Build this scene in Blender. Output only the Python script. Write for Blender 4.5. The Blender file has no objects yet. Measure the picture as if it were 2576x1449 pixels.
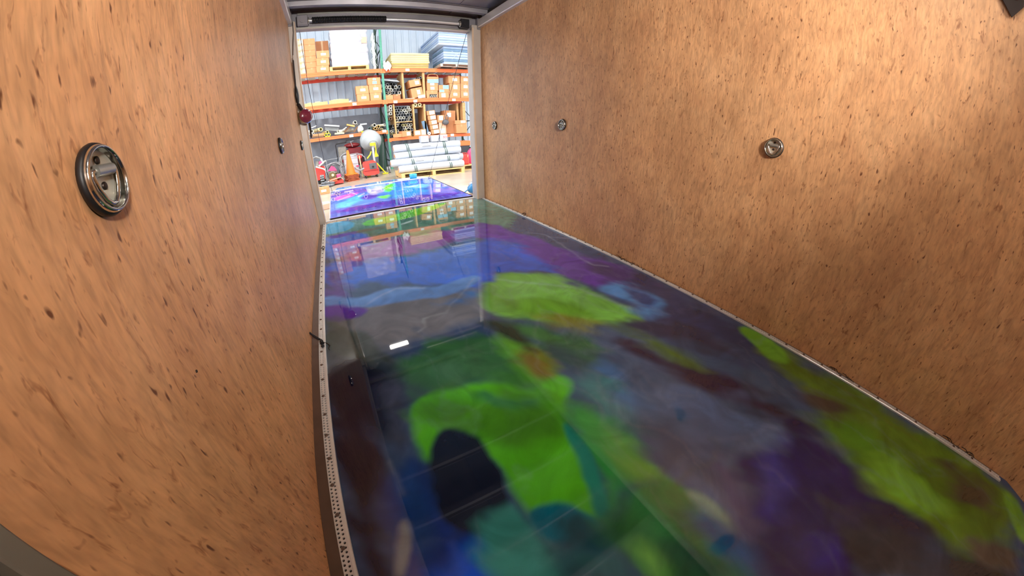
import bpy, math, random
import numpy as np
from mathutils import Vector, Matrix

scene = bpy.context.scene
random.seed(7)

# ------------------------------------------------------------------ camera
# ultra-wide phone lens: fisheye with the measured radial polynomial
CAM_POS = Vector((0.26911, -3.21781, 0.75861))
CAM_R = Vector((0.8666430, -0.4989208, -0.0028280))
CAM_U = Vector((0.2420867, 0.4155434, 0.8767655))
CAM_F = Vector((0.4362613, 0.7605273, -0.4809099))
LENS_F, LENS_K = 778.4919, 0.1215018          # r = f * (t + k t^3), pixels of a 2576 wide frame
cam = bpy.data.cameras.new('camera')
cam_ob = bpy.data.objects.new('camera', cam)
scene.collection.objects.link(cam_ob)
scene.camera = cam_ob
m = Matrix.Identity(4)
for r in range(3):
    m[r][0], m[r][1], m[r][2], m[r][3] = CAM_R[r], CAM_U[r], -CAM_F[r], CAM_POS[r]
cam_ob.matrix_world = m
cam.type = 'PANO'
cam.sensor_fit = 'HORIZONTAL'
cam.sensor_width = 36.0
cam.sensor_height = 36.0 * 1449 / 2576
cam.clip_start, cam.clip_end = 0.01, 100
lens = cam if hasattr(cam, 'panorama_type') else cam.cycles
lens.panorama_type = 'FISHEYE_LENS_POLYNOMIAL'
lens.fisheye_fov = math.radians(175)
lens.fisheye_polynomial_k0 = 0.0
lens.fisheye_polynomial_k1 = -0.09262496686713363
lens.fisheye_polynomial_k2 = 0.0002928664124887063
lens.fisheye_polynomial_k3 = 6.80217598732499e-05
lens.fisheye_polynomial_k4 = -1.6882902854502063e-06

# ------------------------------------------------------------------ world, exposure
world = bpy.data.worlds.new('world')
scene.world = world
world.use_nodes = True
world.node_tree.nodes['Background'].inputs[0].default_value = (0.93, 0.96, 1.0, 1)
world.node_tree.nodes['Background'].inputs[1].default_value = 1.35
scene.view_settings.view_transform = 'Standard'
scene.view_settings.look = 'None'
scene.view_settings.exposure = 0.9
scene.view_settings.gamma = 1.0
scene.view_settings.use_curve_mapping = False
cy = scene.cycles
cy.max_bounces, cy.diffuse_bounces, cy.glossy_bounces, cy.transmission_bounces = 5, 3, 3, 2
cy.use_light_tree = False
cy.adaptive_threshold = 0.03
cy.caustics_reflective = cy.caustics_refractive = False
LAMP_HALL = 54.0          # emission of the hall luminaires
FILL_DOME = 37.0          # emission of the dome fill lamps added on the trailer ceiling

FILL_FLOOD = 215.0         # watts of the fill lamp added behind the camera

# ------------------------------------------------------------------ helpers
def px_ray(u, v):
    a, b = u - 1288.0, 724.5 - v
    rr = math.hypot(a, b)
    lo, hi = 0.0, 1.6
    for _ in range(40):
        t = 0.5 * (lo + hi)
        if LENS_F * (t + LENS_K * t ** 3) < rr: lo = t
        else: hi = t
    if rr < 1e-6: return CAM_F.copy()
    return CAM_F * math.cos(t) + (CAM_R * a + CAM_U * b) * (math.sin(t) / rr)
def on_plane(u, v, axis, val):
    d = px_ray(u, v)
    return CAM_POS + d * ((val - CAM_POS[axis]) / d[axis])
def at(u, v, y): return on_plane(u, v, 1, y)       # a photo pixel as a point at depth y
def onz(u, v, z): return on_plane(u, v, 2, z)      # ... on a level surface
def onx(u, v, x): return on_plane(u, v, 0, x)      # ... on a side wall

COL = scene.collection
ORI = {}
def lin(c):
    c = c / 255.0
    return c / 12.92 if c <= 0.04045 else ((c + 0.055) / 1.055) ** 2.4
def rgb(t): return (lin(t[0]), lin(t[1]), lin(t[2]), 1.0)

class MB:
    def __init__(s): s.v, s.f, s.s = [], [], []
    def add(s, verts, faces, smooth=False):
        b = len(s.v)
        s.v += [Vector(p) for p in verts]
        for f in faces:
            s.f.append([i + b for i in f]); s.s.append(smooth)
        return s
    def box(s, x0, x1, y0, y1, z0, z1, bev=0.0, rot=None, c=None):
        X, Y, Z = (x0, x1), (y0, y1), (z0, z1)
        if bev <= 0:
            vs = [Vector((X[i], Y[j], Z[k])) for i in (0, 1) for j in (0, 1) for k in (0, 1)]
            fs = [(0, 1, 3, 2), (4, 6, 7, 5), (0, 4, 5, 1), (2, 3, 7, 6), (0, 2, 6, 4), (1, 5, 7, 3)]
        else:
            vs, ix = [], {}
            for i in (0, 1):
                for j in (0, 1):
                    for k in (0, 1):
                        p = [X[i], Y[j], Z[k]]; sg = [1 - 2 * i, 1 - 2 * j, 1 - 2 * k]
                        for a in range(3):
                            q = list(p)
                            for b in range(3):
                                if b != a: q[b] += sg[b] * bev
                            ix[(i, j, k, a)] = len(vs); vs.append(Vector(q))
            fs = []
            for a in range(3):
                b, c_ = (a + 1) % 3, (a + 2) % 3
                for e in (0, 1):
                    q = []
                    for (p1, p2) in ((0, 0), (1, 0), (1, 1), (0, 1)):
                        t = [0, 0, 0]; t[a] = e; t[b] = p1; t[c_] = p2
                        q.append(ix[(t[0], t[1], t[2], a)])
                    fs.append(q if e else q[::-1])
                for p1 in (0, 1):
                    for p2 in (0, 1):
                        q = []
                        for (e, ax) in ((0, b), (1, b), (1, c_), (0, c_)):
                            t = [0, 0, 0]; t[a] = e; t[b] = p1; t[c_] = p2
                            q.append(ix[(t[0], t[1], t[2], ax)])
                        fs.append(q if (p1 ^ p2) else q[::-1])
            for i in (0, 1):
                for j in (0, 1):
                    for k in (0, 1):
                        q = [ix[(i, j, k, a)] for a in range(3)]
                        fs.append(q if (i + j + k) % 2 else q[::-1])
        if rot is not None:
            cc = Vector(c) if c is not None else Vector(((x0 + x1) / 2, (y0 + y1) / 2, (z0 + z1) / 2))
            vs = [cc + rot @ (p - cc) for p in vs]
        return s.add(vs, fs)
    def frame(s, p0, p1):
        d = (Vector(p1) - Vector(p0)).normalized()
        a = Vector((0, 0, 1)) if abs(d.z) < 0.9 else Vector((1, 0, 0))
        x = d.cross(a).normalized(); y = d.cross(x).normalized()
        return d, x, y
    def cyl(s, p0, p1, r0, r1=None, n=12, cap=True, smooth=True):
        r1 = r0 if r1 is None else r1
        p0, p1 = Vector(p0), Vector(p1); d, x, y = s.frame(p0, p1)
        vs, fs = [], []
        for p, r in ((p0, r0), (p1, r1)):
            for i in range(n):
                t = 2 * math.pi * i / n
                vs.append(p + (x * math.cos(t) + y * math.sin(t)) * r)
        s.add(vs, [(i, (i + 1) % n, n + (i + 1) % n, n + i) for i in range(n)], smooth)
        if cap: s.add(vs, [tuple(range(n - 1, -1, -1)), tuple(range(n, 2 * n))])
        return s
    def ring(s, p0, p1, ro, ri, n=14):
        p0, p1 = Vector(p0), Vector(p1); d, x, y = s.frame(p0, p1)
        vs = []
        for p, r in ((p0, ro), (p1, ro), (p1, ri), (p0, ri)):
            for i in range(n):
                t = 2 * math.pi * i / n
                vs.append(p + (x * math.cos(t) + y * math.sin(t)) * r)
        fs = []
        for k in range(4):
            a, b = k * n, ((k + 1) % 4) * n
            fs += [(a + i, a + (i + 1) % n, b + (i + 1) % n, b + i) for i in range(n)]
        return s.add(vs, fs, False)
    def sqtube(s, p0, p1, w, t, roll=0.0):
        p0, p1 = Vector(p0), Vector(p1); d, x, y = s.frame(p0, p1)
        x, y = x * math.cos(roll) + y * math.sin(roll), y * math.cos(roll) - x * math.sin(roll)
        vs = []
        for p, h in ((p0, w / 2), (p1, w / 2), (p1, w / 2 - t), (p0, w / 2 - t)):
            for a, b in ((-1, -1), (1, -1), (1, 1), (-1, 1)):
                vs.append(p + x * a * h + y * b * h)
        fs = []
        for k in range(4):
            a, b = k * 4, ((k + 1) % 4) * 4
            fs += [(a + i, a + (i + 1) % 4, b + (i + 1) % 4, b + i) for i in range(4)]
        return s.add(vs, fs)
    def tube(s, pts, r, n=8, closed=False, flat=1.0):
        pts = [Vector(p) for p in pts]; N = len(pts); vs, fs = [], []
        prev = None
        for i, p in enumerate(pts):
            if closed: d = pts[(i + 1) % N] - pts[i - 1]
            else: d = pts[min(i + 1, N - 1)] - pts[max(i - 1, 0)]
            d.normalize()
            if prev is None:
                a = Vector((0, 0, 1)) if abs(d.z) < 0.9 else Vector((1, 0, 0))
                x = d.cross(a).normalized()
            else:
                x = (prev - d * prev.dot(d)).normalized()
            prev = x; y = d.cross(x)
            rr = r[i] if isinstance(r, (list, tuple)) else r
            for k in range(n):
                t = 2 * math.pi * k / n
                vs.append(p + x * (math.cos(t) * rr) + y * (math.sin(t) * rr * flat))
        for i in range(N if closed else N - 1):
            a, b = i * n, ((i + 1) % N) * n
            fs += [(a + k, a + (k + 1) % n, b + (k + 1) % n, b + k) for k in range(n)]
        s.add(vs, fs, True)
        if not closed: s.add(vs, [tuple(range(n - 1, -1, -1)), tuple(range((N - 1) * n, N * n))])
        return s
    def lathe(s, prof, org, axis=(0, 0, 1), n=24, smooth=True):
        org = Vector(org); d, x, y = s.frame(org, org + Vector(axis))
        vs, fs = [], []
        for r, h in prof:
            for i in range(n):
                t = 2 * math.pi * i / n
                vs.append(org + d * h + (x * math.cos(t) + y * math.sin(t)) * r)
        for k in range(len(prof) - 1):
            a, b = k * n, (k + 1) * n
            fs += [(a + i, a + (i + 1) % n, b + (i + 1) % n, b + i) for i in range(n)]
        return s.add(vs, fs, smooth)
    def torus(s, c, axis, R, r, n=24, mm=8):
        c = Vector(c); d, x, y = s.frame(c, c + Vector(axis))
        return s.tube([c + (x * math.cos(2 * math.pi * i / n) + y * math.sin(2 * math.pi * i / n)) * R for i in range(n)], r, mm, True)
    def prism(s, poly, ext):
        poly = [Vector(p) for p in poly]; ext = Vector(ext); n = len(poly)
        vs = poly + [p + ext for p in poly]
        return s.add(vs, [tuple(range(n - 1, -1, -1)), tuple(range(n, 2 * n))] + [(i, (i + 1) % n, n + (i + 1) % n, n + i) for i in range(n)])
    def sphere(s, c, rx, ry=None, rz=None, n=14, mm=8):
        ry = rx if ry is None else ry; rz = rx if rz is None else rz
        c = Vector(c); vs = [c + Vector((0, 0, -rz))]; fs = []
        for j in range(1, mm):
            a = -math.pi / 2 + math.pi * j / mm
            for i in range(n):
                t = 2 * math.pi * i / n
                vs.append(c + Vector((rx * math.cos(a) * math.cos(t), ry * math.cos(a) * math.sin(t), rz * math.sin(a))))
        vs.append(c + Vector((0, 0, rz))); L = len(vs) - 1
        for i in range(n):
            fs.append((0, 1 + (i + 1) % n, 1 + i))
            fs.append((L, 1 + (mm - 2) * n + i, 1 + (mm - 2) * n + (i + 1) % n))
            for j in range(mm - 2):
                a, b = 1 + j * n, 1 + (j + 1) * n
                fs.append((a + i, a + (i + 1) % n, b + (i + 1) % n, b + i))
        return s.add(vs, fs, True)
    def build(s, name, mat, parent=None, label=None, local=False, org=None):
        if parent is not None: o = Vector((0, 0, 0)) if local else ORI[parent.name]
        elif org is not None: o = Vector(org)
        else:
            n = len(s.v)
            o = Vector((sum(p.x for p in s.v) / n, sum(p.y for p in s.v) / n, min(p.z for p in s.v)))
        me = bpy.data.meshes.new(name)
        me.from_pydata([p - o for p in s.v], [], s.f)
        me.polygons.foreach_set('use_smooth', s.s)
        me.update()
        ob = bpy.data.objects.new(name, me); COL.objects.link(ob)
        if mat is not None: me.materials.append(MAT[mat] if isinstance(mat, str) else mat)
        if parent is not None: ob.parent = parent
        else: ob.location = o
        ORI[ob.name] = o
        if label: ob['label'] = label
        return ob

def tag(o, label, cat, group=None):
    o['label'] = label; o['category'] = cat
    if group: o['group'] = group
    return o
def struct(o, label=None):
    o['kind'] = 'structure'
    if label: o['label'] = label
    return o
def thing(name, label, cat, loc, group=None, rot=None):
    o = bpy.data.objects.new(name, None); COL.objects.link(o)
    o.empty_display_size = 0.05
    o.location = loc; ORI[o.name] = Vector(loc)
    if rot is not None: o.rotation_euler = rot
    return tag(o, label, cat, group)
def empty_structure(name, loc, label=None):
    o = bpy.data.objects.new(name, None); COL.objects.link(o)
    o.location = loc; ORI[o.name] = Vector(loc)
    return struct(o, label)
def text_mesh(name, body, size, mat, parent, origin, xdir, ydir, local=False):
    cu = bpy.data.curves.new('lettering', 'FONT'); cu.body = body; cu.size = size; cu.align_x = 'CENTER'; cu.align_y = 'CENTER'
    cu.extrude = 0.0006; cu.resolution_u = 3
    to = bpy.data.objects.new('lettering', cu); COL.objects.link(to)
    dg = bpy.context.evaluated_depsgraph_get()
    me = bpy.data.meshes.new_from_object(to.evaluated_get(dg))
    bpy.data.objects.remove(to); bpy.data.curves.remove(cu)
    X, Y = Vector(xdir).normalized(), Vector(ydir).normalized(); Z = X.cross(Y)
    o = Vector((0, 0, 0)) if local else ORI[parent.name]
    for v in me.vertices:
        v.co = Vector(origin) - o + X * v.co.x + Y * v.co.y + Z * v.co.z
    me.name = name; me.materials.clear(); me.materials.append(MAT[mat])
    ob = bpy.data.objects.new(name, me); COL.objects.link(ob); ob.parent = parent
    ORI[ob.name] = o
    return ob
ORD = ['topmost', 'second from the top', 'third from the top', 'fourth from the top', 'fifth from the top', 'lowest']

# ------------------------------------------------------------------ materials
MAT = {}
def M(name, c, rough=0.6, metal=0.0, var=0.10, scale=9.0, bump=0.0, bscale=40.0, stretch=(1, 1, 1), coat=0.0, emit=0.0, trans=0.0, spec=0.5):
    mt = bpy.data.materials.new(name); mt.use_nodes = True
    nt = mt.node_tree; b = nt.nodes['Principled BSDF']
    tc = nt.nodes.new('ShaderNodeTexCoord'); mp = nt.nodes.new('ShaderNodeMapping')
    mp.inputs['Scale'].default_value = stretch
    nt.links.new(tc.outputs['Object'], mp.inputs['Vector'])
    nz = nt.nodes.new('ShaderNodeTexNoise'); nz.inputs['Scale'].default_value = scale; nz.inputs['Detail'].default_value = 2
    nt.links.new(mp.outputs['Vector'], nz.inputs['Vector'])
    cr = nt.nodes.new('ShaderNodeValToRGB'); base = rgb(c)
    cr.color_ramp.elements[0].position = 0.3; cr.color_ramp.elements[1].position = 0.7
    cr.color_ramp.elements[0].color = [max(0, base[i] * (1 - var)) for i in range(3)] + [1]
    cr.color_ramp.elements[1].color = [min(1, base[i] * (1 + var)) for i in range(3)] + [1]
    nt.links.new(nz.outputs['Fac'], cr.inputs['Fac'])
    nt.links.new(cr.outputs['Color'], b.inputs['Base Color'])
    b.inputs['Roughness'].default_value = rough; b.inputs['Metallic'].default_value = metal
    b.inputs['Coat Weight'].default_value = coat
    b.inputs['Specular IOR Level'].default_value = spec
    if trans: b.inputs['Transmission Weight'].default_value = trans
    if emit:
        b.inputs['Emission Color'].default_value = base; b.inputs['Emission Strength'].default_value = emit
    if bump:
        n2 = nt.nodes.new('ShaderNodeTexNoise'); n2.inputs['Scale'].default_value = bscale; n2.inputs['Detail'].default_value = 2
        nt.links.new(mp.outputs['Vector'], n2.inputs['Vector'])
        bp = nt.nodes.new('ShaderNodeBump'); bp.inputs['Strength'].default_value = bump; bp.inputs['Distance'].default_value = 0.01
        nt.links.new(n2.outputs['Fac'], bp.inputs['Height']); nt.links.new(bp.outputs['Normal'], b.inputs['Normal'])
    MAT[name] = mt
    return mt

M('chrome', (205, 205, 200), 0.12, 1.0, 0.05)
M('steel', (186, 184, 176), 0.3, 0.75, 0.08)
M('pan_metal', (200, 198, 186), 0.36, 0.45, 0.08)
M('aluminium', (215, 213, 215), 0.34, 0.6, 0.08, 6, 0.05, 60)
M('galvanised', (138, 134, 140), 0.36, 0.35, 0.12, 5, 0.04, 25)
M('rail_paint', (214, 208, 205), 0.35, 0.3, 0.04)
M('frame_paint', (188, 178, 170), 0.42, 0.3, 0.06)
M('strip_paint', (226, 226, 226), 0.3, 0.4, 0.05)
M('strip_dirt', (92, 72, 62), 0.35, 0.0, 0.15, 14)
M('black_rubber', (22, 20, 22), 0.45)
M('black_metal', (30, 29, 33), 0.4, 0.3)
M('dark_webbing', (40, 28, 24), 0.8)
M('dark_wire', (48, 38, 32), 0.35, 0.6)
M('red_lens', (120, 40, 62), 0.15, 0.0, 0.1, 20, coat=0.6)
M('grey_door', (118, 112, 102), 0.5)
M('edge_wood', (208, 182, 156), 0.6, 0.0, 0.06)
M('nail', (70, 60, 55), 0.4, 0.8)
M('orange_beam', (250, 128, 72), 0.4, 0.0, 0.06, 5)
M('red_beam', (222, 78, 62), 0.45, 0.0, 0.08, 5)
M('green_post', (92, 172, 150), 0.45, 0.0, 0.08, 8)
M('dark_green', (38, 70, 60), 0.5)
M('hole_dark', (20, 35, 32), 0.8)
M('wood', (214, 170, 118), 0.7, 0.0, 0.14, 6, stretch=(1, 8, 8))
M('pine', (228, 190, 130), 0.7, 0.0, 0.12, 6, stretch=(8, 1, 1))
M('dark_wood', (130, 96, 70), 0.7, 0.0, 0.15, 6)
M('carton', (214, 154, 108), 0.75, 0.0, 0.05, 4)
M('carton_pink', (230, 186, 164), 0.75, 0.0, 0.05, 4)
M('carton_dark', (186, 128, 88), 0.75, 0.0, 0.08, 4)
M('tape', (205, 165, 120), 0.3, 0.0, 0.04)
M('paper', (246, 246, 248), 0.6, 0.0, 0.02)
M('blue_paper', (150, 195, 225), 0.5, 0.0, 0.15, 30)
M('print_grey', (120, 120, 125), 0.7)
M('print_red', (200, 70, 80), 0.6)
M('wrap', (196, 198, 212), 0.18, 0.0, 0.03, 5, 0.5, 14, stretch=(1, 1, 3))
M('clear_film', (222, 232, 234), 0.15, 0.0, 0.12, 8, 0.5, 20)
M('cloth_white', (238, 240, 242), 0.8, 0.0, 0.05)
M('foam_yellow', (246, 230, 170), 0.8, 0.0, 0.05, 5)
M('foam_tan', (214, 178, 112), 0.8, 0.0, 0.08, 5)
M('foam_blue', (170, 194, 234), 0.75, 0.0, 0.06, 5)
M('foam_blue_pale', (200, 218, 242), 0.75, 0.0, 0.06, 5)
M('foam_blue_dark', (112, 142, 172), 0.75, 0.0, 0.08, 5)
M('tube_grey', (120, 124, 130), 0.45, 0.2, 0.2, 8)
M('tube_white', (226, 224, 214), 0.5, 0.0, 0.06)
M('tube_cream', (236, 226, 176), 0.55, 0.0, 0.06)
M('tube_tan', (232, 196, 134), 0.6, 0.0, 0.08)
M('tube_teal', (92, 140, 146), 0.4, 0.0, 0.08)
M('tube_dark', (44, 46, 48), 0.6)
M('roll_white', (190, 198, 212), 0.32, 0.0, 0.03, 4)
M('strap_green', (86, 110, 104), 0.6)
M('red_plastic', (236, 72, 66), 0.35, 0.0, 0.05, 4)
M('pink_plastic', (226, 74, 128), 0.4, 0.0, 0.06)
M('dark_red', (118, 24, 34), 0.4, 0.0, 0.12)
M('engine_grey', (138, 134, 128), 0.45, 0.5, 0.2, 20)
M('engine_brown', (112, 98, 66), 0.5, 0.3, 0.2, 20)
M('panel_grey', (96, 98, 104), 0.4)
M('cone_orange', (250, 126, 40), 0.5, 0.0, 0.05, 4)
M('cone_base', (186, 96, 62), 0.6, 0.0, 0.12, 10)
M('mixer_grey', (168, 176, 182), 0.42, 0.0, 0.06, 5)
M('yellow_frame', (226, 222, 42), 0.4, 0.0, 0.06)
M('cart_grey', (198, 204, 214), 0.35, 0.2, 0.05)
M('hose_grey', (150, 156, 164), 0.4, 0.0, 0.1)
M('wire_silver', (168, 172, 178), 0.3, 0.7, 0.1)
M('tyre', (44, 46, 46), 0.8)
M('bucket_dark', (62, 60, 68), 0.5)
M('blue_plastic', (46, 120, 176), 0.35)
M('cup_blue', (60, 170, 215), 0.3)
M('gap_dark', (30, 24, 24), 0.7)
M('lamp_glass', (255, 250, 240), 0.4, 0.0, 0.0, emit=LAMP_HALL)
M('fill_dome_glass', (255, 243, 226), 0.4, 0.0, 0.0, emit=FILL_DOME)
M('lamp_body', (225, 225, 225), 0.5)
M('hall_panel', (212, 227, 244), 0.45, 0.1, 0.04, 2)
M('hall_ceiling', (170, 174, 180), 0.6, 0.0, 0.05, 1)
M('backing_grey', (138, 146, 162), 0.6, 0.0, 0.10, 2)

def concrete():
    mt = M('concrete', (176, 166, 152), 0.28, 0.0, 0.14, 1.6, 0.05, 18)
concrete()

def wall_material(name, tint):
    """tan fibre panel: fine vertical fibres, dark bark flecks, broad smudges"""
    mt = bpy.data.materials.new(name); mt.use_nodes = True
    nt = mt.node_tree; L = nt.links; b = nt.nodes['Principled BSDF']
    tc = nt.nodes.new('ShaderNodeTexCoord')
    def noise(scale, stretch, detail=5, rough=0.55, dist=0.0, rotx=0.0):
        mp = nt.nodes.new('ShaderNodeMapping'); mp.inputs['Scale'].default_value = stretch
        mp.inputs['Rotation'].default_value = (rotx, 0, 0)
        L.new(tc.outputs['Object'], mp.inputs['Vector'])
        n = nt.nodes.new('ShaderNodeTexNoise'); n.inputs['Scale'].default_value = scale
        n.inputs['Detail'].default_value = detail; n.inputs['Roughness'].default_value = rough
        n.inputs['Distortion'].default_value = dist
        L.new(mp.outputs['Vector'], n.inputs['Vector'])
        return n.outputs['Fac']
    def ramp(fac, stops):
        r = nt.nodes.new('ShaderNodeValToRGB'); e = r.color_ramp.elements
        while len(e) < len(stops): e.new(0.5)
        for i, (p, c) in enumerate(stops): e[i].position = p; e[i].color = c
        L.new(fac, r.inputs['Fac']); return r.outputs['Color']
    def mix(kind, fac, a, c):
        n = nt.nodes.new('ShaderNodeMix'); n.data_type = 'RGBA'; n.blend_type = kind
        if isinstance(fac, float): n.inputs[0].default_value = fac
        else: L.new(fac, n.inputs[0])
        for s, x in ((6, a), (7, c)):
            if isinstance(x, tuple): n.inputs[s].default_value = x
            else: L.new(x, n.inputs[s])
        return n.outputs[2]
    W1, K = (1, 1, 1, 1), (0, 0, 0, 1)
    def g(v): return (v, v, v, 1)
    basec = ramp(noise(7, (1, 1, 0.55), 3, 0.6, 0.6), [(0.28, rgb(tint[0])), (0.5, rgb(tint[1])), (0.74, rgb(tint[2]))])
    fib = ramp(noise(95, (1, 1, 0.22), 2.5, 0.6, 0.4, 0.12), [(0.30, g(0.80)), (0.52, g(1.0)), (0.75, g(1.10))])
    c = mix('MULTIPLY', 1.0, basec, fib)
    chip = ramp(noise(19, (1, 1, 0.55), 2, 0.6, 1.4, 0.3), [(0.34, g(0.88)), (0.5, g(1.0)), (0.68, g(1.06))])
    c = mix('MULTIPLY', 1.0, c, chip)
    fl = ramp(noise(58, (1, 1, 0.34), 3, 0.62, 0.9, 0.25), [(0.588, K), (0.735, W1)])
    c = mix('MIX', fl, c, rgb(tint[3]))
    fl2 = ramp(noise(105, (1, 1.0, 0.40), 1, 0.5, 0.3, -0.2), [(0.668, K), (0.77, W1)])
    c = mix('MIX', fl2, c, rgb(tint[4]))
    sm = ramp(noise(1.6, (1, 1, 1), 2, 0.55), [(0.30, g(0.84)), (0.6, g(1.04))])
    c = mix('MULTIPLY', 1.0, c, sm)
    L.new(c, b.inputs['Base Color'])
    b.inputs['Roughness'].default_value = 0.45
    bp = nt.nodes.new('ShaderNodeBump'); bp.inputs['Strength'].default_value = 0.4; bp.inputs['Distance'].default_value = 0.006
    L.new(noise(38, (1, 1, 0.3), 2, 0.65, 0.6, 0.12), bp.inputs['Height'])
    L.new(bp.outputs['Normal'], b.inputs['Normal'])
    MAT[name] = mt
wall_material('panel_left', ((202, 148, 104), (214, 160, 114), (224, 172, 126), (150, 96, 60), (108, 64, 38)))
wall_material('panel_right', ((198, 146, 104), (212, 160, 114), (222, 172, 126), (150, 98, 62), (110, 66, 40)))
wall_material('panel_front', ((202, 148, 104), (214, 160, 114), (224, 172, 126), (150, 96, 60), (108, 64, 38)))

def epoxy_material(name):
    mt = bpy.data.materials.new(name); mt.use_nodes = True
    nt = mt.node_tree; L = nt.links; b = nt.nodes['Principled BSDF']
    at_ = nt.nodes.new('ShaderNodeAttribute'); at_.attribute_name = 'pigment'
    tc = nt.nodes.new('ShaderNodeTexCoord')
    nz = nt.nodes.new('ShaderNodeTexNoise'); nz.inputs['Scale'].default_value = 5; nz.inputs['Detail'].default_value = 4; nz.inputs['Distortion'].default_value = 2.0
    L.new(tc.outputs['Object'], nz.inputs['Vector'])
    r = nt.nodes.new('ShaderNodeValToRGB'); e = r.color_ramp.elements
    e[0].position, e[0].color = 0.3, (0.80, 0.80, 0.80, 1); e[1].position, e[1].color = 0.7, (1.22, 1.22, 1.22, 1)
    L.new(nz.outputs['Fac'], r.inputs['Fac'])
    mx = nt.nodes.new('ShaderNodeMix'); mx.data_type = 'RGBA'; mx.blend_type = 'MULTIPLY'; mx.inputs[0].default_value = 1.0
    L.new(at_.outputs['Color'], mx.inputs[6]); L.new(r.outputs['Color'], mx.inputs[7])
    L.new(mx.outputs[2], b.inputs['Base Color'])
    b.inputs['Roughness'].default_value = 0.022
    b.inputs['IOR'].default_value = 1.6
    n2 = nt.nodes.new('ShaderNodeTexNoise'); n2.inputs['Scale'].default_value = 2.2; n2.inputs['Detail'].default_value = 1
    L.new(tc.outputs['Object'], n2.inputs['Vector'])
    bp = nt.nodes.new('ShaderNodeBump'); bp.inputs['Strength'].default_value = 0.015; bp.inputs['Distance'].default_value = 0.02
    L.new(n2.outputs['Fac'], bp.inputs['Height']); L.new(bp.outputs['Normal'], b.inputs['Normal'])
    MAT[name] = mt
epoxy_material('epoxy')
# ------------------------------------------------------------------ poured pigment of the epoxy (colour of the coat itself)
_rng = np.random.default_rng(11)
_TAB = [_rng.random((256, 256)) for _ in range(8)]
def vnoise(x, y, f, seed=0):
    T = _TAB[seed % 8]; x = x * f + 37.1 * seed; y = y * f + 11.7 * seed
    xi, yi = np.floor(x).astype(int), np.floor(y).astype(int)
    fx, fy = x - xi, y - yi
    fx, fy = fx * fx * (3 - 2 * fx), fy * fy * (3 - 2 * fy)
    a = T[xi & 255, yi & 255]; b = T[(xi + 1) & 255, yi & 255]; c = T[xi & 255, (yi + 1) & 255]; d = T[(xi + 1) & 255, (yi + 1) & 255]
    return (a * (1 - fx) + b * fx) * (1 - fy) + (c * (1 - fx) + d * fx) * fy
def fbm(x, y, f, seed=0, octv=4):
    s = 0; a = 0.5
    for o in range(octv):
        s = s + a * vnoise(x, y, f * 2 ** o, seed + o); a *= 0.5
    return s / (1 - 0.5 ** octv)
def sdf(px, py, poly):
    """signed distance to a closed outline, negative inside"""
    best = np.full(px.shape, 1e9); ins = np.zeros(px.shape, bool)
    n = len(poly)
    for i in range(n):
        ax, ay = poly[i]; bx, by = poly[(i + 1) % n]
        dx, dy = bx - ax, by - ay
        t = np.clip(((px - ax) * dx + (py - ay) * dy) / (dx * dx + dy * dy + 1e-12), 0, 1)
        best = np.minimum(best, (px - ax - t * dx) ** 2 + (py - ay - t * dy) ** 2)
        cr = ((ay > py) != (by > py)) & (px < dx * (py - ay) / (by - ay + 1e-12) + ax)
        ins ^= cr
    d = np.sqrt(best)
    return np.where(ins, -d, d)
def smooth_outline(poly, k=2):
    for _ in range(k):
        q = []
        for i in range(len(poly)):
            a, b = poly[i], poly[(i + 1) % len(poly)]
            q += [(a[0] * .75 + b[0] * .25, a[1] * .75 + b[1] * .25), (a[0] * .25 + b[0] * .75, a[1] * .25 + b[1] * .75)]
        poly = q
    return poly
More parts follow.
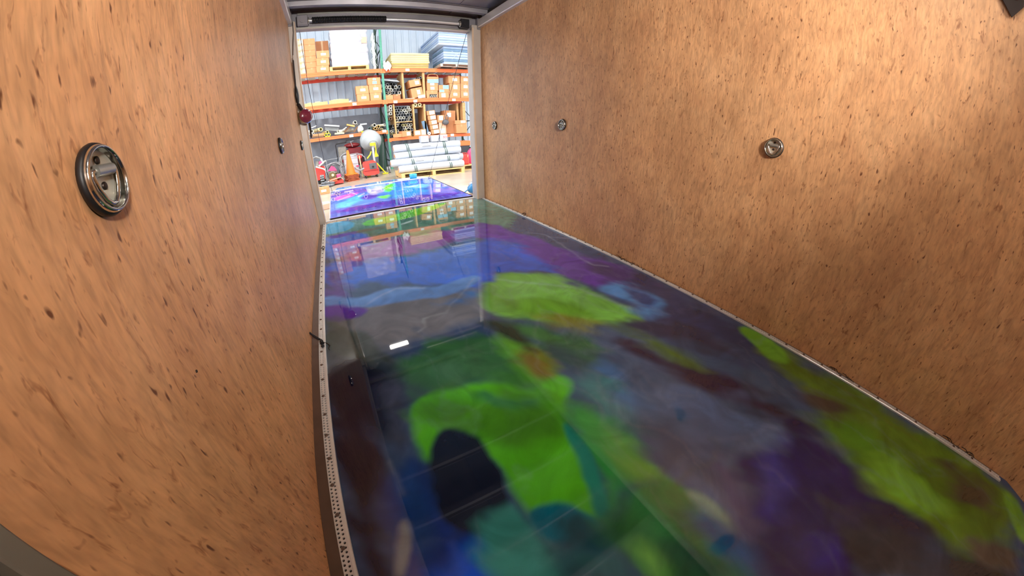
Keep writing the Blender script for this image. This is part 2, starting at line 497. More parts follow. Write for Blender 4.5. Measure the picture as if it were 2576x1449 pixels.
def pour(name, x0, x1, y0, y1, z, step, base, pours, veins, parent, warp):
    nx, ny = int((x1 - x0) / step) + 1, int((y1 - y0) / step) + 1
    gx, gy = np.meshgrid(np.linspace(x0, x1, nx), np.linspace(y0, y1, ny), indexing='ij')
    wx = gx + warp * ((fbm(gx, gy, 3, 0) - .5) * 1.8 + (fbm(gx, gy, 10, 3) - .5) * .9)
    wy = gy + warp * ((fbm(gx, gy, 3, 5) - .5) * 1.8 + (fbm(gx, gy, 10, 6) - .5) * .9)
    # drift of the pour: streaks run down the trailer and slightly across
    sx, sy = (wx * .86 + wy * .5) * 1.9, (wy * .86 - wx * .5) * .75
    num = 0
    col = np.zeros((nx, ny, 3)); col[:] = [lin(c) for c in base]
    for c, soft, pts in pours:
        poly = [tuple(onz(u, v, z)[:2]) for u, v in pts]
        num += 1
        d = sdf(wx, wy, smooth_outline(poly))
        fine = soft < .035
        d = d - (.35 * soft if fine else 0) + soft * (.3 if fine else 1.5) * (fbm(sx, sy, 7, num, 3) - .5) * 2
        k = np.clip(0.5 - d / ((1.2 if fine else 2.0) * soft), 0, 1); k = (k * k * (3 - 2 * k))[..., None]
        tone = (.72 + .56 * fbm(sx, sy, 4, num + 3, 3))[..., None]
        col = col * (1 - k) + np.array([lin(t) for t in c]) * tone * k
    for c, width, strength, pts in veins:
        poly = [tuple(onz(u, v, z)[:2]) for u, v in pts]
        best = np.full(gx.shape, 1e9)
        for i in range(len(poly) - 1):
            ax, ay = poly[i]; dx, dy = poly[i + 1][0] - ax, poly[i + 1][1] - ay
            t = np.clip(((wx - ax) * dx + (wy - ay) * dy) / (dx * dx + dy * dy + 1e-12), 0, 1)
            best = np.minimum(best, (wx - ax - t * dx) ** 2 + (wy - ay - t * dy) ** 2)
        k = .22 * strength * np.exp(-best / (1.1 * width * width)) * (0.35 + 1.1 * fbm(gx, gy, 8, 2)); k = np.clip(k, 0, 1)[..., None]
        col = col * (1 - k) + np.array([lin(t) for t in c]) * k
    qx, qy = wx + .10 * (fbm(gx, gy, 5, 1) - .5), wy + .10 * (fbm(gx, gy, 5, 2) - .5)
    rid = 1 - np.abs(2 * fbm(qx * 1.4, qy * 0.7, 5, 4, 5) - 1)
    sm = (np.clip((fbm(wx * 1.3, wy * 0.8, 6, 4, 5) - 0.5) * 2.2, 0, 1) * .16 + np.clip((rid - .90) * 9, 0, 1) * .12)[..., None]
    sm = sm * np.clip(col.mean(-1, keepdims=True) * 9, .15, 1)
    col = col * (1 - sm) + np.array([lin(120), lin(130), lin(150)]) * sm
    me = bpy.data.meshes.new(name)
    co = np.stack([gx, gy, np.full(gx.shape, z)], -1).reshape(-1, 3)
    i, j = np.meshgrid(np.arange(nx - 1), np.arange(ny - 1), indexing='ij')
    a = (i * ny + j).ravel(); q = np.stack([a, a + ny, a + ny + 1, a + 1], -1)
    nv, nf = len(co), len(q)
    me.vertices.add(nv); me.vertices.foreach_set('co', co.ravel())
    me.loops.add(nf * 4); me.loops.foreach_set('vertex_index', q.ravel().astype(np.int32))
    me.polygons.add(nf); me.polygons.foreach_set('loop_start', np.arange(0, nf * 4, 4, dtype=np.int32))
    me.update(calc_edges=True)
    at_ = me.attributes.new('pigment', 'FLOAT_COLOR', 'POINT')
    at_.data.foreach_set('color', np.concatenate([col.reshape(-1, 3), np.ones((nv, 1))], 1).ravel().astype(np.float32))
    me.materials.append(MAT['epoxy'])
    ob = bpy.data.objects.new(name, me); COL.objects.link(ob)
    if parent is not None:
        ob.parent = parent; ob.location = -ORI[parent.name]
    ORI[ob.name] = Vector((0, 0, 0))
    return ob

FLOOR_POURS = [
 # far end by the sill
 ((70, 120, 110), .05, [(812, 570), (1010, 535), (1212, 490), (1340, 556), (1200, 580), (1010, 600), (815, 640)]),
 ((40, 150, 200), .03, [(815, 562), (880, 556), (890, 575), (830, 590), (812, 590)]),
 ((80, 175, 50), .03, [(905, 560), (1000, 540), (1120, 508), (1125, 514), (1060, 540), (930, 572)]),
 ((34, 100, 210), .04, [(815, 592), (900, 585), (960, 600), (900, 640), (812, 650)]),
 ((120, 52, 140), .05, [(860, 634), (960, 604), (1080, 585), (1200, 570), (1206, 590), (1080, 625), (960, 650), (870, 664)]),
 ((84, 44, 160), .04, [(1150, 575), (1206, 556), (1330, 592), (1420, 632), (1340, 622), (1200, 596), (1130, 600)]),
 ((30, 84, 200), .05, [(815, 650), (960, 655), (1100, 630), (1220, 600), (1330, 610), (1400, 640), (1440, 672), (1340, 688), (1262, 684), (1220, 716), (1150, 720), (1000, 710), (820, 720)]),
 ((82, 52, 150), .05, [(1290, 592), (1360, 606), (1480, 640), (1560, 670), (1600, 700), (1560, 730), (1480, 724), (1400, 690), (1330, 640)]),
 ((62, 50, 110), .05, [(1480, 640), (1600, 690), (1660, 720), (1600, 740), (1520, 720)]),
 ((80, 72, 150), .05, [(818, 690), (860, 680), (900, 720), (880, 760), (818, 770)]),
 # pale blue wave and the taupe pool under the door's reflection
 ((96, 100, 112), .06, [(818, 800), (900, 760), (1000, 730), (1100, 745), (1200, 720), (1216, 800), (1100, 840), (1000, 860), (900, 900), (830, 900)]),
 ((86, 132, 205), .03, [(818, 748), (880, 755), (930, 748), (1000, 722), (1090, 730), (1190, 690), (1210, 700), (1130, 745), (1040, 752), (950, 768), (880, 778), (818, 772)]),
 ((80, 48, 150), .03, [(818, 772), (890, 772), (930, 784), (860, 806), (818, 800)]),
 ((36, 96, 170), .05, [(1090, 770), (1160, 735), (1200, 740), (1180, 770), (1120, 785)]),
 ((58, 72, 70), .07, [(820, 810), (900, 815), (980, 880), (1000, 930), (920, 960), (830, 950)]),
 # dark slate along the right, then the smoke in the middle
 ((38, 50, 88), .08, [(1600, 680), (1700, 730), (1900, 835), (2040, 920), (1960, 960), (1800, 900), (1640, 830), (1560, 770)]),
 ((50, 76, 110), .09, [(1480, 800), (1660, 830), (1860, 900), (1990, 960), (2000, 1060), (1900, 1110), (1760, 1120), (1600, 1080), (1500, 980), (1420, 900)]),
 ((36, 22, 54), .05, [(1560, 850), (1680, 900), (1860, 960), (2010, 1040), (2080, 1100), (1990, 1090), (1860, 1020), (1700, 950), (1580, 910)]),
 ((66, 92, 136), .06, [(1640, 960), (1780, 985), (1900, 1030), (1960, 1075), (1860, 1100), (1730, 1090), (1640, 1030)]),
 # the green tongue in the middle
 ((96, 160, 66), .035, [(1216, 724), (1240, 694), (1290, 682), (1380, 694), (1450, 716), (1510, 748), (1580, 770), (1600, 800), (1540, 820), (1440, 806), (1340, 800), (1250, 790), (1216, 770)]),
 ((88, 150, 40), .06, [(1236, 760), (1330, 742), (1440, 756), (1500, 790), (1420, 800), (1300, 790)]),
 ((104, 112, 40), .06, [(1330, 790), (1430, 786), (1500, 800), (1520, 840), (1440, 836), (1370, 812)]),
 ((44, 92, 52), .05, [(1216, 800), (1290, 800), (1400, 830), (1480, 850), (1520, 900), (1430, 900), (1330, 850), (1240, 830)]),
 ((40, 72, 78), .05, [(1320, 860), (1420, 860), (1520, 920), (1470, 950), (1410, 930)]),
 ((46, 96, 60), .06, [(960, 930), (1100, 860), (1240, 830), (1330, 880), (1400, 940), (1300, 980), (1150, 1000), (1020, 1010)]),
 ((78, 150, 36), .04, [(1240, 822), (1300, 850), (1370, 900), (1420, 960), (1380, 990), (1320, 950), (1270, 890)]),
 ((100, 92, 36), .045, [(1300, 876), (1340, 880), (1380, 930), (1350, 945), (1310, 915)]),
 ((30, 50, 40), .04, [(1230, 800), (1290, 815), (1340, 850), (1330, 880), (1270, 860), (1225, 830)]),
 ((38, 44, 74), .05, [(1560, 780), (1680, 800), (1800, 850), (1900, 920), (1820, 905), (1680, 850), (1580, 815)]),
 ((66, 96, 36), .05, [(1500, 792), (1600, 830), (1700, 880), (1770, 925), (1680, 895), (1560, 845)]),
 ((46, 96, 150), .05, [(1490, 915), (1560, 935), (1610, 1010), (1550, 1010)]),
 # near left darkness
 ((22, 30, 46), .07, [(830, 900), (960, 900), (1010, 1000), (1000, 1120), (930, 1100), (840, 1000)]),
 ((8, 4, 34), .05, [(826, 950), (900, 945), (950, 1000), (965, 1080), (990, 1160), (1005, 1240), (1000, 1320), (985, 1400), (985, 1449), (1000, 1500), (890, 1500), (850, 1200), (835, 1040)]),
 ((46, 56, 78), .05, [(960, 960), (1040, 985), (1060, 1080), (1010, 1130), (975, 1090)]),
 # bright green
 ((74, 168, 30), .03, [(1054, 1000), (1150, 985), (1260, 975), (1330, 990), (1400, 950), (1440, 965), (1416, 1020), (1418, 1090), (1445, 1170), (1490, 1240), (1508, 1300), (1470, 1318), (1420, 1290), (1380, 1268), (1336, 1272), (1290, 1215), (1255, 1150), (1200, 1090), (1150, 1070), (1110, 1100), (1092, 1160), (1072, 1120)]),
 ((60, 128, 24), .07, [(1080, 1010), (1250, 985), (1390, 1000), (1390, 1060), (1290, 1130), (1180, 1070), (1090, 1070)]),
 ((36, 96, 74), .04, [(1200, 990), (1260, 1008), (1330, 1006), (1370, 985), (1330, 1022), (1260, 1028)]),
 # dark finger, blues below
 ((6, 38, 118), .05, [(1010, 1240), (1060, 1180), (1090, 1260), (1160, 1330), (1240, 1330), (1200, 1420), (1140, 1500), (1000, 1500), (1000, 1330)]),
 ((14, 26, 46), .022, [(1092, 1190), (1104, 1130), (1130, 1085), (1160, 1076), (1200, 1095), (1236, 1140), (1258, 1210), (1262, 1290), (1220, 1340), (1150, 1330), (1100, 1270)]),
 ((16, 52, 112), .05, [(1018, 1200), (1060, 1180), (1090, 1290), (1080, 1360), (1040, 1380), (1020, 1300)]),
 ((110, 118, 130), .02, [(995, 1330), (1016, 1290), (1022, 1380), (1000, 1440), (988, 1430)]),
 ((8, 78, 215), .045, [(1110, 1420), (1180, 1350), (1230, 1360), (1260, 1470), (1180, 1510), (1100, 1500)]),
 ((52, 134, 132), .04, [(1268, 1230), (1330, 1300), (1400, 1380), (1440, 1500), (1290, 1500), (1220, 1400), (1230, 1330)]),
 ((34, 78, 86), .06, [(1380, 1370), (1470, 1380), (1560, 1360), (1610, 1500), (1440, 1500)]),
 ((2, 92, 118), .02, [(1332, 1284), (1370, 1268), (1420, 1284), (1460, 1312), (1512, 1322), (1490, 1362), (1430, 1366), (1370, 1346), (1344, 1314)]),
 ((10, 62, 76), .04, [(1440, 1330), (1512, 1322), (1500, 1360), (1450, 1368)]),
 # green veil to the right of it
 ((46, 110, 116), .06, [(1430, 950), (1490, 940), (1580, 1010), (1650, 1110), (1600, 1150), (1500, 1080)]),
 ((48, 138, 66), .04, [(1414, 1030), (1470, 1010), (1560, 1080), (1620, 1160), (1590, 1190), (1560, 1260), (1530, 1290), (1490, 1210), (1440, 1130)]),
 ((24, 116, 104), .02, [(1420, 1060), (1450, 1110), (1480, 1180), (1520, 1270), (1516, 1310), (1480, 1240), (1440, 1160)]),
 ((80, 140, 54), .04, [(1560, 1120), (1640, 1150), (1690, 1180), (1620, 1200), (1570, 1180)]),
 ((34, 92, 56), .05, [(1530, 1280), (1570, 1220), (1600, 1300), (1600, 1420), (1540, 1400)]),
 ((44, 112, 60), .03, [(1580, 1240), (1640, 1205), (1700, 1210), (1760, 1270), (1840, 1370), (1930, 1500), (1640, 1500), (1590, 1380)]),
 ((30, 70, 52), .05, [(1660, 1250), (1740, 1300), (1830, 1420), (1850, 1500), (1760, 1500), (1690, 1380)]),
 ((88, 150, 62), .04, [(1610, 1340), (1650, 1370), (1700, 1500), (1640, 1500)]),
 ((62, 86, 128), .05, [(1690, 1180), (1740, 1160), (1800, 1180), (1840, 1240), (1880, 1320), (1800, 1290), (1740, 1230)]),
 ((110, 146, 136), .03, [(1730, 1236), (1758, 1238), (1820, 1282), (1846, 1314), (1800, 1300), (1756, 1270)]),
 ((26, 74, 128), .05, [(1740, 1260), (1810, 1330), (1900, 1400), (1960, 1500), (1900, 1500), (1820, 1400)]),
 ((56, 58, 100), .05, [(1780, 1150), (1840, 1170), (1880, 1240), (1930, 1320), (1880, 1330), (1820, 1250)]),
 # purple night on the right
 ((24, 12, 78), .04, [(1850, 1150), (1900, 1110), (1960, 1075), (2020, 1080), (2080, 1130), (2180, 1210), (2260, 1280), (2320, 1332), (2240, 1330), (2180, 1340), (2150, 1400), (2180, 1500), (1990, 1500), (1930, 1400), (1880, 1300)]),
 ((44, 40, 140), .05, [(1910, 1100), (1960, 1100), (1960, 1270), (1910, 1300)]),
 ((42, 28, 136), .05, [(2020, 1340), (2100, 1330), (2140, 1400), (2100, 1460), (2010, 1420)]),
 ((76, 98, 140), .04, [(1900, 1080), (1960, 1068), (1960, 1100), (1900, 1130), (1820, 1130), (1850, 1100)]),
 # green band along the right strip
 ((42, 44, 52), .08, [(2080, 1290), (2200, 1300), (2330, 1350), (2576, 1420), (2640, 1500), (2180, 1500), (2130, 1400)]),
 ((80, 112, 30), .05, [(1880, 826), (1950, 866), (2100, 950), (2280, 1050), (2520, 1200), (2580, 1320), (2500, 1390), (2380, 1350), (2280, 1290), (2180, 1200), (2080, 1120), (2030, 1060), (2060, 1010), (1990, 950), (1920, 890)]),
 ((92, 152, 42), .03, [(1862, 822), (1900, 832), (1960, 872), (1990, 910), (1950, 910), (1900, 870)]),
 ((70, 118, 26), .06, [(2090, 1060), (2200, 1080), (2260, 1130), (2200, 1180), (2100, 1120)]),
 ((104, 158, 44), .05, [(2180, 1160), (2290, 1160), (2370, 1230), (2380, 1290), (2300, 1280), (2220, 1220)]),
 ((70, 64, 50), .07, [(2360, 1160), (2430, 1190), (2500, 1250), (2480, 1290), (2420, 1250)]),
 ((62, 54, 48), .07, [(2010, 960), (2080, 985), (2120, 1020), (2060, 1040), (2010, 1010)]),
 ((96, 150, 44), .03, [(2520, 1220), (2576, 1290), (2600, 1380), (2560, 1340)]),
 ((82, 74, 66), .05, [(2440, 1350), (2540, 1380), (2576, 1449), (2480, 1440)]),
 # light blue curl
 ((66, 122, 184), .04, [(1500, 734), (1530, 714), (1570, 712), (1650, 750), (1660, 778), (1620, 790), (1590, 770), (1550, 744)]),
 ((40, 66, 120), .035, [(1556, 724), (1600, 728), (1640, 752), (1628, 766), (1590, 748)]),
]
FLOOR_VEINS = [
 ((170, 185, 220), .010, .7, [(1330, 585), (1370, 590), (1420, 615), (1460, 650), (1500, 668), (1530, 672)]),
 ((190, 200, 225), .008, .6, [(1380, 596), (1440, 600)]),
 ((170, 195, 215), .012, .6, [(1250, 700), (1380, 716), (1450, 726), (1530, 750), (1580, 770)]),
 ((190, 205, 220), .008, .6, [(1060, 835), (1076, 822), (1068, 806), (1120, 790), (1190, 700)]),
 ((200, 215, 240), .010, .7, [(880, 772), (920, 770), (950, 752), (1000, 728), (1060, 726)]),
 ((140, 150, 190), .010, .5, [(1800, 1100), (1880, 1090), (1920, 1072), (1950, 1078)]),
 ((60, 80, 50), .010, .7, [(1700, 1212), (1740, 1180), (1790, 1150), (1800, 1100), (1780, 1100)]),
 ((60, 80, 50), .010, .6, [(1560, 1200), (1630, 1200), (1690, 1218), (1720, 1190)]),
 ((110, 170, 160), .008, .5, [(1310, 1260), (1350, 1330), (1400, 1380)]),
 ((150, 160, 165), .008, .6, [(990, 1160), (1010, 1190), (1020, 1230)]),
 ((120, 60, 50), .010, .4, [(2100, 960), (2200, 1040), (2320, 1110)]),
 ((40, 60, 20), .012, .6, [(1950, 880), (2040, 950), (2120, 1000), (2220, 1060)]),
 ((52, 82, 30), .012, .5, [(2200, 1120), (2320, 1190), (2420, 1260)]),
]
# ------------------------------------------------------------------ trailer shell (setting)
TW, TH, YB = 1.75, 1.775, -4.6       # inner width, panel height, front end
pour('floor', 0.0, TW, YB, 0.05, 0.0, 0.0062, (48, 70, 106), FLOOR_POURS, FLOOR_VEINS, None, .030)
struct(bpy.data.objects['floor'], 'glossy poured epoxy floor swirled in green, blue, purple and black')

def bowed(y, amp):          # thin panels bulge a little between the studs
    return amp * math.sin(y * 7.3) * (0.5 + 0.5 * math.sin(y * 2.1))
def panel(name, x, y0, y1, z0, z1, mat, thick, amp):
    mb = MB(); n = 40
    ys = [y0 + (y1 - y0) * i / n for i in range(n + 1)]
    s = 1 if thick > 0 else -1
    vs = []
    for y in ys:
        for z in (z0, z1):
            vs.append((x + bowed(y, amp) * (0.4 if z == z0 else 1.0), y, z))
    for y in ys:
        for z in (z0, z1): vs.append((x + thick, y, z))
    N = 2 * (n + 1); fs = []
    for i in range(n):
        a = 2 * i
        fs += [(a, a + 2, a + 3, a + 1), (N + a, N + a + 1, N + a + 3, N + a + 2), (a, N + a, N + a + 2, a + 2), (a + 1, a + 3, N + a + 3, N + a + 1)]
    fs += [(0, 1, N + 1, N), (2 * n, N + 2 * n, N + 2 * n + 1, 2 * n + 1)]
    mb.add(vs, fs, False)
    return struct(mb.build(name, mat, org=(x, (y0 + y1) / 2, z0)))
panel('wall_left', 0.0, -3.10, -0.02, 0.0, TH, 'panel_left', -0.012, 0.004)['label'] = 'tan fibreboard lining panel with dark flecks on the near left'
panel('wall_right', TW, -4.10, -0.02, 0.0, TH, 'panel_right', 0.012, 0.003)['label'] = 'tan fibreboard lining panel with dark flecks on the right'
# outer skins, nose and closed side door at the front end
mb = MB().box(-0.06, -0.05, -3.10, 0.10, -0.12, 1.92).box(-0.06, -0.05, YB, -3.95, -0.12, 1.92)
struct(mb.build('wall_left', 'aluminium'), 'outer metal skin of the left side')
struct(MB().box(TW + .05, TW + .06, YB, 0.10, -0.12, 1.92).build('wall_right', 'aluminium'), 'outer metal skin of the right side')
struct(MB().prism([(TW, -4.10, 0), (TW + .012, -4.10, 0), (TW - .30, YB - .02, 0), (TW - .34, YB, 0)], (0, 0, TH)).build('wall_front', 'panel_front'), 'angled nose panel beside the right wall')
struct(MB().box(0, TW, YB - .03, YB, 0, 1.9).build('wall_front', 'panel_front'), 'lining across the front end')
struct(MB().box(-.012, 0, YB, -3.95, 0, TH).build('wall_left', 'panel_left'), 'lining in front of the side door')
d = empty_structure('door_2', (-0.03, -3.52, 0), 'closed grey side door next to the left wall panel')
MB().box(-.045, -.02, -3.93, -3.115, 0.02, 1.72, .004).build('door_leaf', 'grey_door', d)
MB().box(-.05, .002, -3.118, -3.098, 0.0, 1.76, .002).box(-.05, .002, -3.955, -3.935, 0.0, 1.76, .002).box(-.05, .002, -3.955, -3.098, 1.74, 1.765, .002).build('door_frame', 'grey_door', d)
MB().box(-.02, -.012, -3.90, -3.84, .85, .97, .003).cyl((-.012, -3.87, .93), (.03, -3.87, .93), .008).build('door_handle', 'steel', d)
# ceiling sheet and roof bows
ceil = struct(MB().box(-.06, TW + .06, YB, 0.10, 1.895, 1.91).build('ceiling', 'galvanised'), 'ribbed grey metal roof over the trailer')
for k in range(10):
    y = -0.20 - 0.46 * k
    b = MB()
    b.prism([(0.02, y - .032, 1.894), (0.02, y - .026, 1.852), (0.02, y + .026, 1.852), (0.02, y + .032, 1.894)], (TW - .04, 0, 0))
    b.box(0.02, TW - .02, y - .055, y - .03, 1.888, 1.894).box(0.02, TW - .02, y + .03, y + .055, 1.888, 1.894)
    b.build('roof_bow', 'galvanised', ceil)
for k in range(4):
    x = .3 + .38 * k
    MB().box(x - .003, x + .003, YB, 0.08, 1.889, 1.8945).build('roof_seam', 'galvanised', ceil)
# top rails
struct(MB().box(TW - .036, TW + .02, -4.10, -0.03, TH - .004, TH + .075, .006).build('trim_1', 'rail_paint'), 'pale metal top rail above the right panel')
struct(MB().box(-.02, .034, YB, -0.03, TH - .004, TH + .075, .006).build('trim_2', 'rail_paint'), 'pale metal top rail above the left panel')
struct(MB().box(-.05, .034, -.03, .10, TH - .02, 1.90, .004).box(TW - .036, TW + .05, -.03, .10, TH - .02, 1.90, .004).build('trim_3', 'galvanised'), 'dark metal gussets in the corners above the door')
# rear opening: jambs, header, sill
dr = empty_structure('door_1', (TW / 2, 0.05, 0), 'open rear doorway at the end of the trailer')
MB().box(-.05, .056, -.022, .10, -.02, 1.80, .004).build('door_jamb', 'frame_paint', dr)
MB().box(TW - .095, TW + .05, -.022, .10, -.02, 1.80, .004).build('door_jamb', 'frame_paint', dr)
MB().box(.050, .0585, -.03, -.02, 0.0, 1.79, .001).build('edge_trim', 'edge_wood', dr)
MB().box(TW - .094, TW - .078, -.034, -.02, 0.0, 1.77, .002).build('edge_trim', 'edge_wood', dr)
MB().box(-.05, TW + .05, .02, .10, 1.735, 1.90, .004).build('header', 'galvanised', dr)
MB().box(.08, TW - .08, .006, .02, 1.86, 1.872).box(.06, TW - .06, -.002, .02, 1.735, 1.748).build('header_lip', 'steel', dr)
MB().box(.03, TW - .09, .05, .085, -.02, .004, .002).build('sill_strip', 'strip_paint', dr)
MB().box(-.05, TW + .05, .085, .28, -.12, -.055).build('sill_channel', 'gap_dark', dr)
MB().box(-.05, TW + .05, YB, .085, -.12, -.004).build('floor_frame', 'gap_dark', dr)
# edge strips with drilled holes along both walls
def edge_strip(name, xa, xb, y0, y1, wallx, label):
    root = empty_structure(name, ((xa + xb) / 2, (y0 + y1) / 2, 0), label)
    lo, hi = min(xa, xb), max(xa, xb)
    # flange: two rows of drilled holes, staggered
    mb = MB(); w = (hi - lo); pitch = 0.011; n = int((y1 - y0) / pitch); z = .0075; hr = .0033
    half = w * .72 / 2; base = lo if xa < xb else lo + w * .28
    for row in (0, 1):
        xc0 = base + row * half; yoff = pitch * .5 * row
        for i in range(n):
            ya = y0 + i * pitch + yoff; yb = min(ya + pitch, y1); xc, yc = xc0 + half / 2, (ya + yb) / 2
            o = [(xc0, ya), (xc, ya), (xc0 + half, ya), (xc0 + half, yc), (xc0 + half, yb), (xc, yb), (xc0, yb), (xc0, yc)]
            inn = [(xc + hr * math.cos(t), yc + hr * math.sin(t)) for t in [math.pi * (1.25 + .25 * k) for k in range(8)]]
            vs = [(p[0], p[1], z) for p in o] + [(p[0], p[1], z) for p in inn] + [(p[0], p[1], z - .004) for p in inn]
            fs = [(k, (k + 1) % 8, 8 + (k + 1) % 8, 8 + k) for k in range(8)] + [(8 + k, 8 + (k + 1) % 8, 16 + (k + 1) % 8, 16 + k) for k in range(8)]
            mb.add(vs, fs)
    ob = mb.build('drilled_flange', 'strip_paint', root); ob['kind'] = 'stuff'
    mb = MB(); e = hi - w * .28 if xa < xb else lo
    mb.box(e, e + w * .28, y0, y1, .0, .0085, .001); 
    MB().box(base, base + 2 * half, y0, y1, .0005, .0030).build('flange_bed', 'gap_dark', root)
    mb.build('edge_bead', 'strip_paint', root)
    MB().box(min(wallx, xa), max(wallx, xa), y0, y1, 0, .003).build('grout_gap', 'strip_dirt', root)
    bumps = MB()
    for i in range(int((y1 - y0) / .085)):
        yy = y0 + .05 + i * .085
        bumps.lathe([(.0055, 0), (.0052, .0015), (.003, .003), (0, .0034)], (base + half * (.95 + .1 * (i % 2)), yy, .0078), n=8)
    bumps.build('screw_row', 'strip_dirt', root)['kind'] = 'stuff'
    return root
edge_strip('baseboard_left', .031, .060, -3.09, -0.03, 0.0, 'white drilled metal edge strip along the foot of the left wall')
edge_strip('baseboard_right', TW - .014, TW - .040, -4.06, -0.03, TW, 'white drilled metal edge strip along the foot of the right wall')
# nails in the left panel
for (u, v) in ((487, 936),):
    p = onx(u, v, 0.0)
    tag(MB().lathe([(.0022, 0.0), (.0022, .0012), (.001, .002), (0.0001, .0021)], (p.x + .004, p.y, p.z), (1, 0, 0), 10).build('nail_head', 'nail'), 'small nail head low in the left wall panel', 'nail')

# ------------------------------------------------------------------ recessed tie-down rings
def tie_ring(u, v, side, label, R=.038):
    p = onx(u, v, 0.0 if side > 0 else TW); s = R / .052
    o = Vector((p.x + side * .003, p.y, p.z)); ax = Vector((side, 0, 0))
    def prof(pts): return [(r * R, h * s) for r, h in pts]
    t = thing('tie_down_ring', label, 'tie-down ring', o, 'tie-down rings on the walls')
    MB().lathe(prof([(.70, -.001), (1.04, -.001), (1.06, .004), (1.02, .010), (.92, .011)]), o, ax, 40).build('gasket', 'black_rubber', t)
    MB().lathe(prof([(.97, .008), (.985, .012), (.955, .0165), (.90, .0185), (.865, .0175), (.845, .012), (.83, .004), (.80, .002)]), o, ax, 48).build('rim', 'chrome', t)
    pan = MB().lathe(prof([(.85, .0045), (.78, .003), (0.002, .0028)]), o, ax, 40).build('pan', 'pan_metal', t)
    for dz in (.029, -.009):
        c = o + Vector((side * .0025, 0, dz)) * s
        MB().lathe([(.0062 * s, 0), (.006 * s, .003 * s), (.0035 * s, .0042 * s), (.0001, .0042 * s)], c, ax, 12).build('screw', 'nail', pan)
    c = o + Vector((side * .010, 0, .013)) * s
    MB().cyl(c - Vector((0, .022 * s, 0)), c + Vector((0, .022 * s, 0)), .0088 * s, n=18).build('hinge_barrel', 'steel', t)
    pts = [(-.014, 0), (-.030, 0), (-.0305, -.008), (-.026, -.024), (-.016, -.042), (-.006, -.050), (.006, -.050), (.016, -.042), (.026, -.024), (.0305, -.008), (.030, 0), (.014, 0)]
    MB().tube([c + Vector((0, y, z)) * s for y, z in pts], .0044 * s, 10).build('d_ring', 'chrome', t)
    return t
tie_ring(247, 456, 1, 'large chrome recessed tie-down ring on the near left wall')
tie_ring(703, 367, 1, 'small tie-down ring seen edge-on in the middle of the left wall')
tie_ring(757, 366, 1, 'thin tie-down ring on the left wall closest to the doorway')
tie_ring(1246, 316, -1, 'tie-down ring on the right wall closest to the doorway')
tie_ring(1416, 314, -1, 'tie-down ring on the right wall, middle of three')
tie_ring(1948, 372, -1, 'tie-down ring on the right wall, nearest and farthest right')

# ------------------------------------------------------------------ small hardware on the floor strips
def wire_eye(p, lead, label, s=1.0):
    t = thing('wire_eye', label, 'wire eye', p, 'bent wire eyes on the floor strips')
    P = Vector(p)
    ring = [P + Vector((math.cos(a) * .016 * s, math.sin(a) * .020 * s, .016 * s + .003 * math.sin(2 * a))) for a in [2 * math.pi * k / 16 for k in range(16)]]
    MB().tube(ring, .0026 * s, 6, True).build('loop', 'dark_wire', t)
    MB().tube([P + Vector((0, -.020 * s, .0155 * s)), P + Vector((.002, -.021 * s, .010 * s)), P + Vector((0, -.020 * s, .004)), P + Vector((lead * .02, -.016 * s, .0025)), P + Vector((lead * .034, -.004, .0025))], .0028 * s, 6).build('stem', 'dark_wire', t)
    return t
wire_eye((.046, -.827, .0085), .2, 'dark wire eye on the left strip nearer the doorway', .9)
wire_eye((TW - .022, -.899, .0085), -.3, 'dark wire eye on the right strip nearest the doorway', .9)
t = thing('wire_hook', 'black bent wire hook leaning over the left floor strip', 'wire hook', (.046, -2.03, .0085))
MB().tube([(.050, -2.045, .010), (.046, -2.040, .016), (.020, -2.020, .030), (-.001 + .006, -2.000, .040), (.003, -1.992, .041), (.010, -2.000, .034), (.030, -2.018, .022), (.048, -2.034, .012)], .0032, 7).build('hook', 'black_metal', t)
MB().lathe([(.008, 0), (.009, .004), (.006, .010), (.0075, .014), (.004, .018), (0, .018)], (.047, -2.052, .0080), n=10).lathe([(.006, 0), (.0075, .005), (.004, .010), (0, .010)], (.049, -2.075, .0080), n=10).build('knot', 'black_metal', t)
MB().tube([(.050, -2.045, .010), (.062, -2.050, .006), (.072, -2.062, .003), (.076, -2.074, .004)], .0022, 6).tube([(.076, -2.07, .004), (.070, -2.085, .003), (.074, -2.10, .003)], .0018, 6).build('frayed_end', 'dark_wire', t)
def debris(p, label, n, spread, seed):
    rnd = random.Random(seed); t = thing('wire_scrap', label, 'wire scrap', p, 'scraps along the right floor strip'); mb = MB(); P = Vector(p)
    for k in range(n):
        a = P + Vector((rnd.uniform(-.006, .006), rnd.uniform(-spread, spread), .003)); q = a + Vector((rnd.uniform(-.008, .006), rnd.uniform(-.04, .04), rnd.uniform(.002, .012)))
        mb.tube([a, (a + q) / 2 + Vector((0, 0, .005)), q], .0014, 5)
    mb.build('strands', 'dark_wire', t)['kind'] = 'stuff'
    MB().sphere(P + Vector((0, 0, .004)), .005, .010, .004, 8, 6).build('clump', 'strip_dirt', t)
debris((TW - .012, -2.12, .0035), 'tangle of dark wire on the middle of the right strip', 16, .10, 3)
debris((TW - .012, -3.33, .0035), 'grey wire scrap on the right strip below the panel edge', 7, .04, 4)
debris((TW - .012, -3.86, .0035), 'grey scrap at the near end of the right strip', 7, .05, 5)
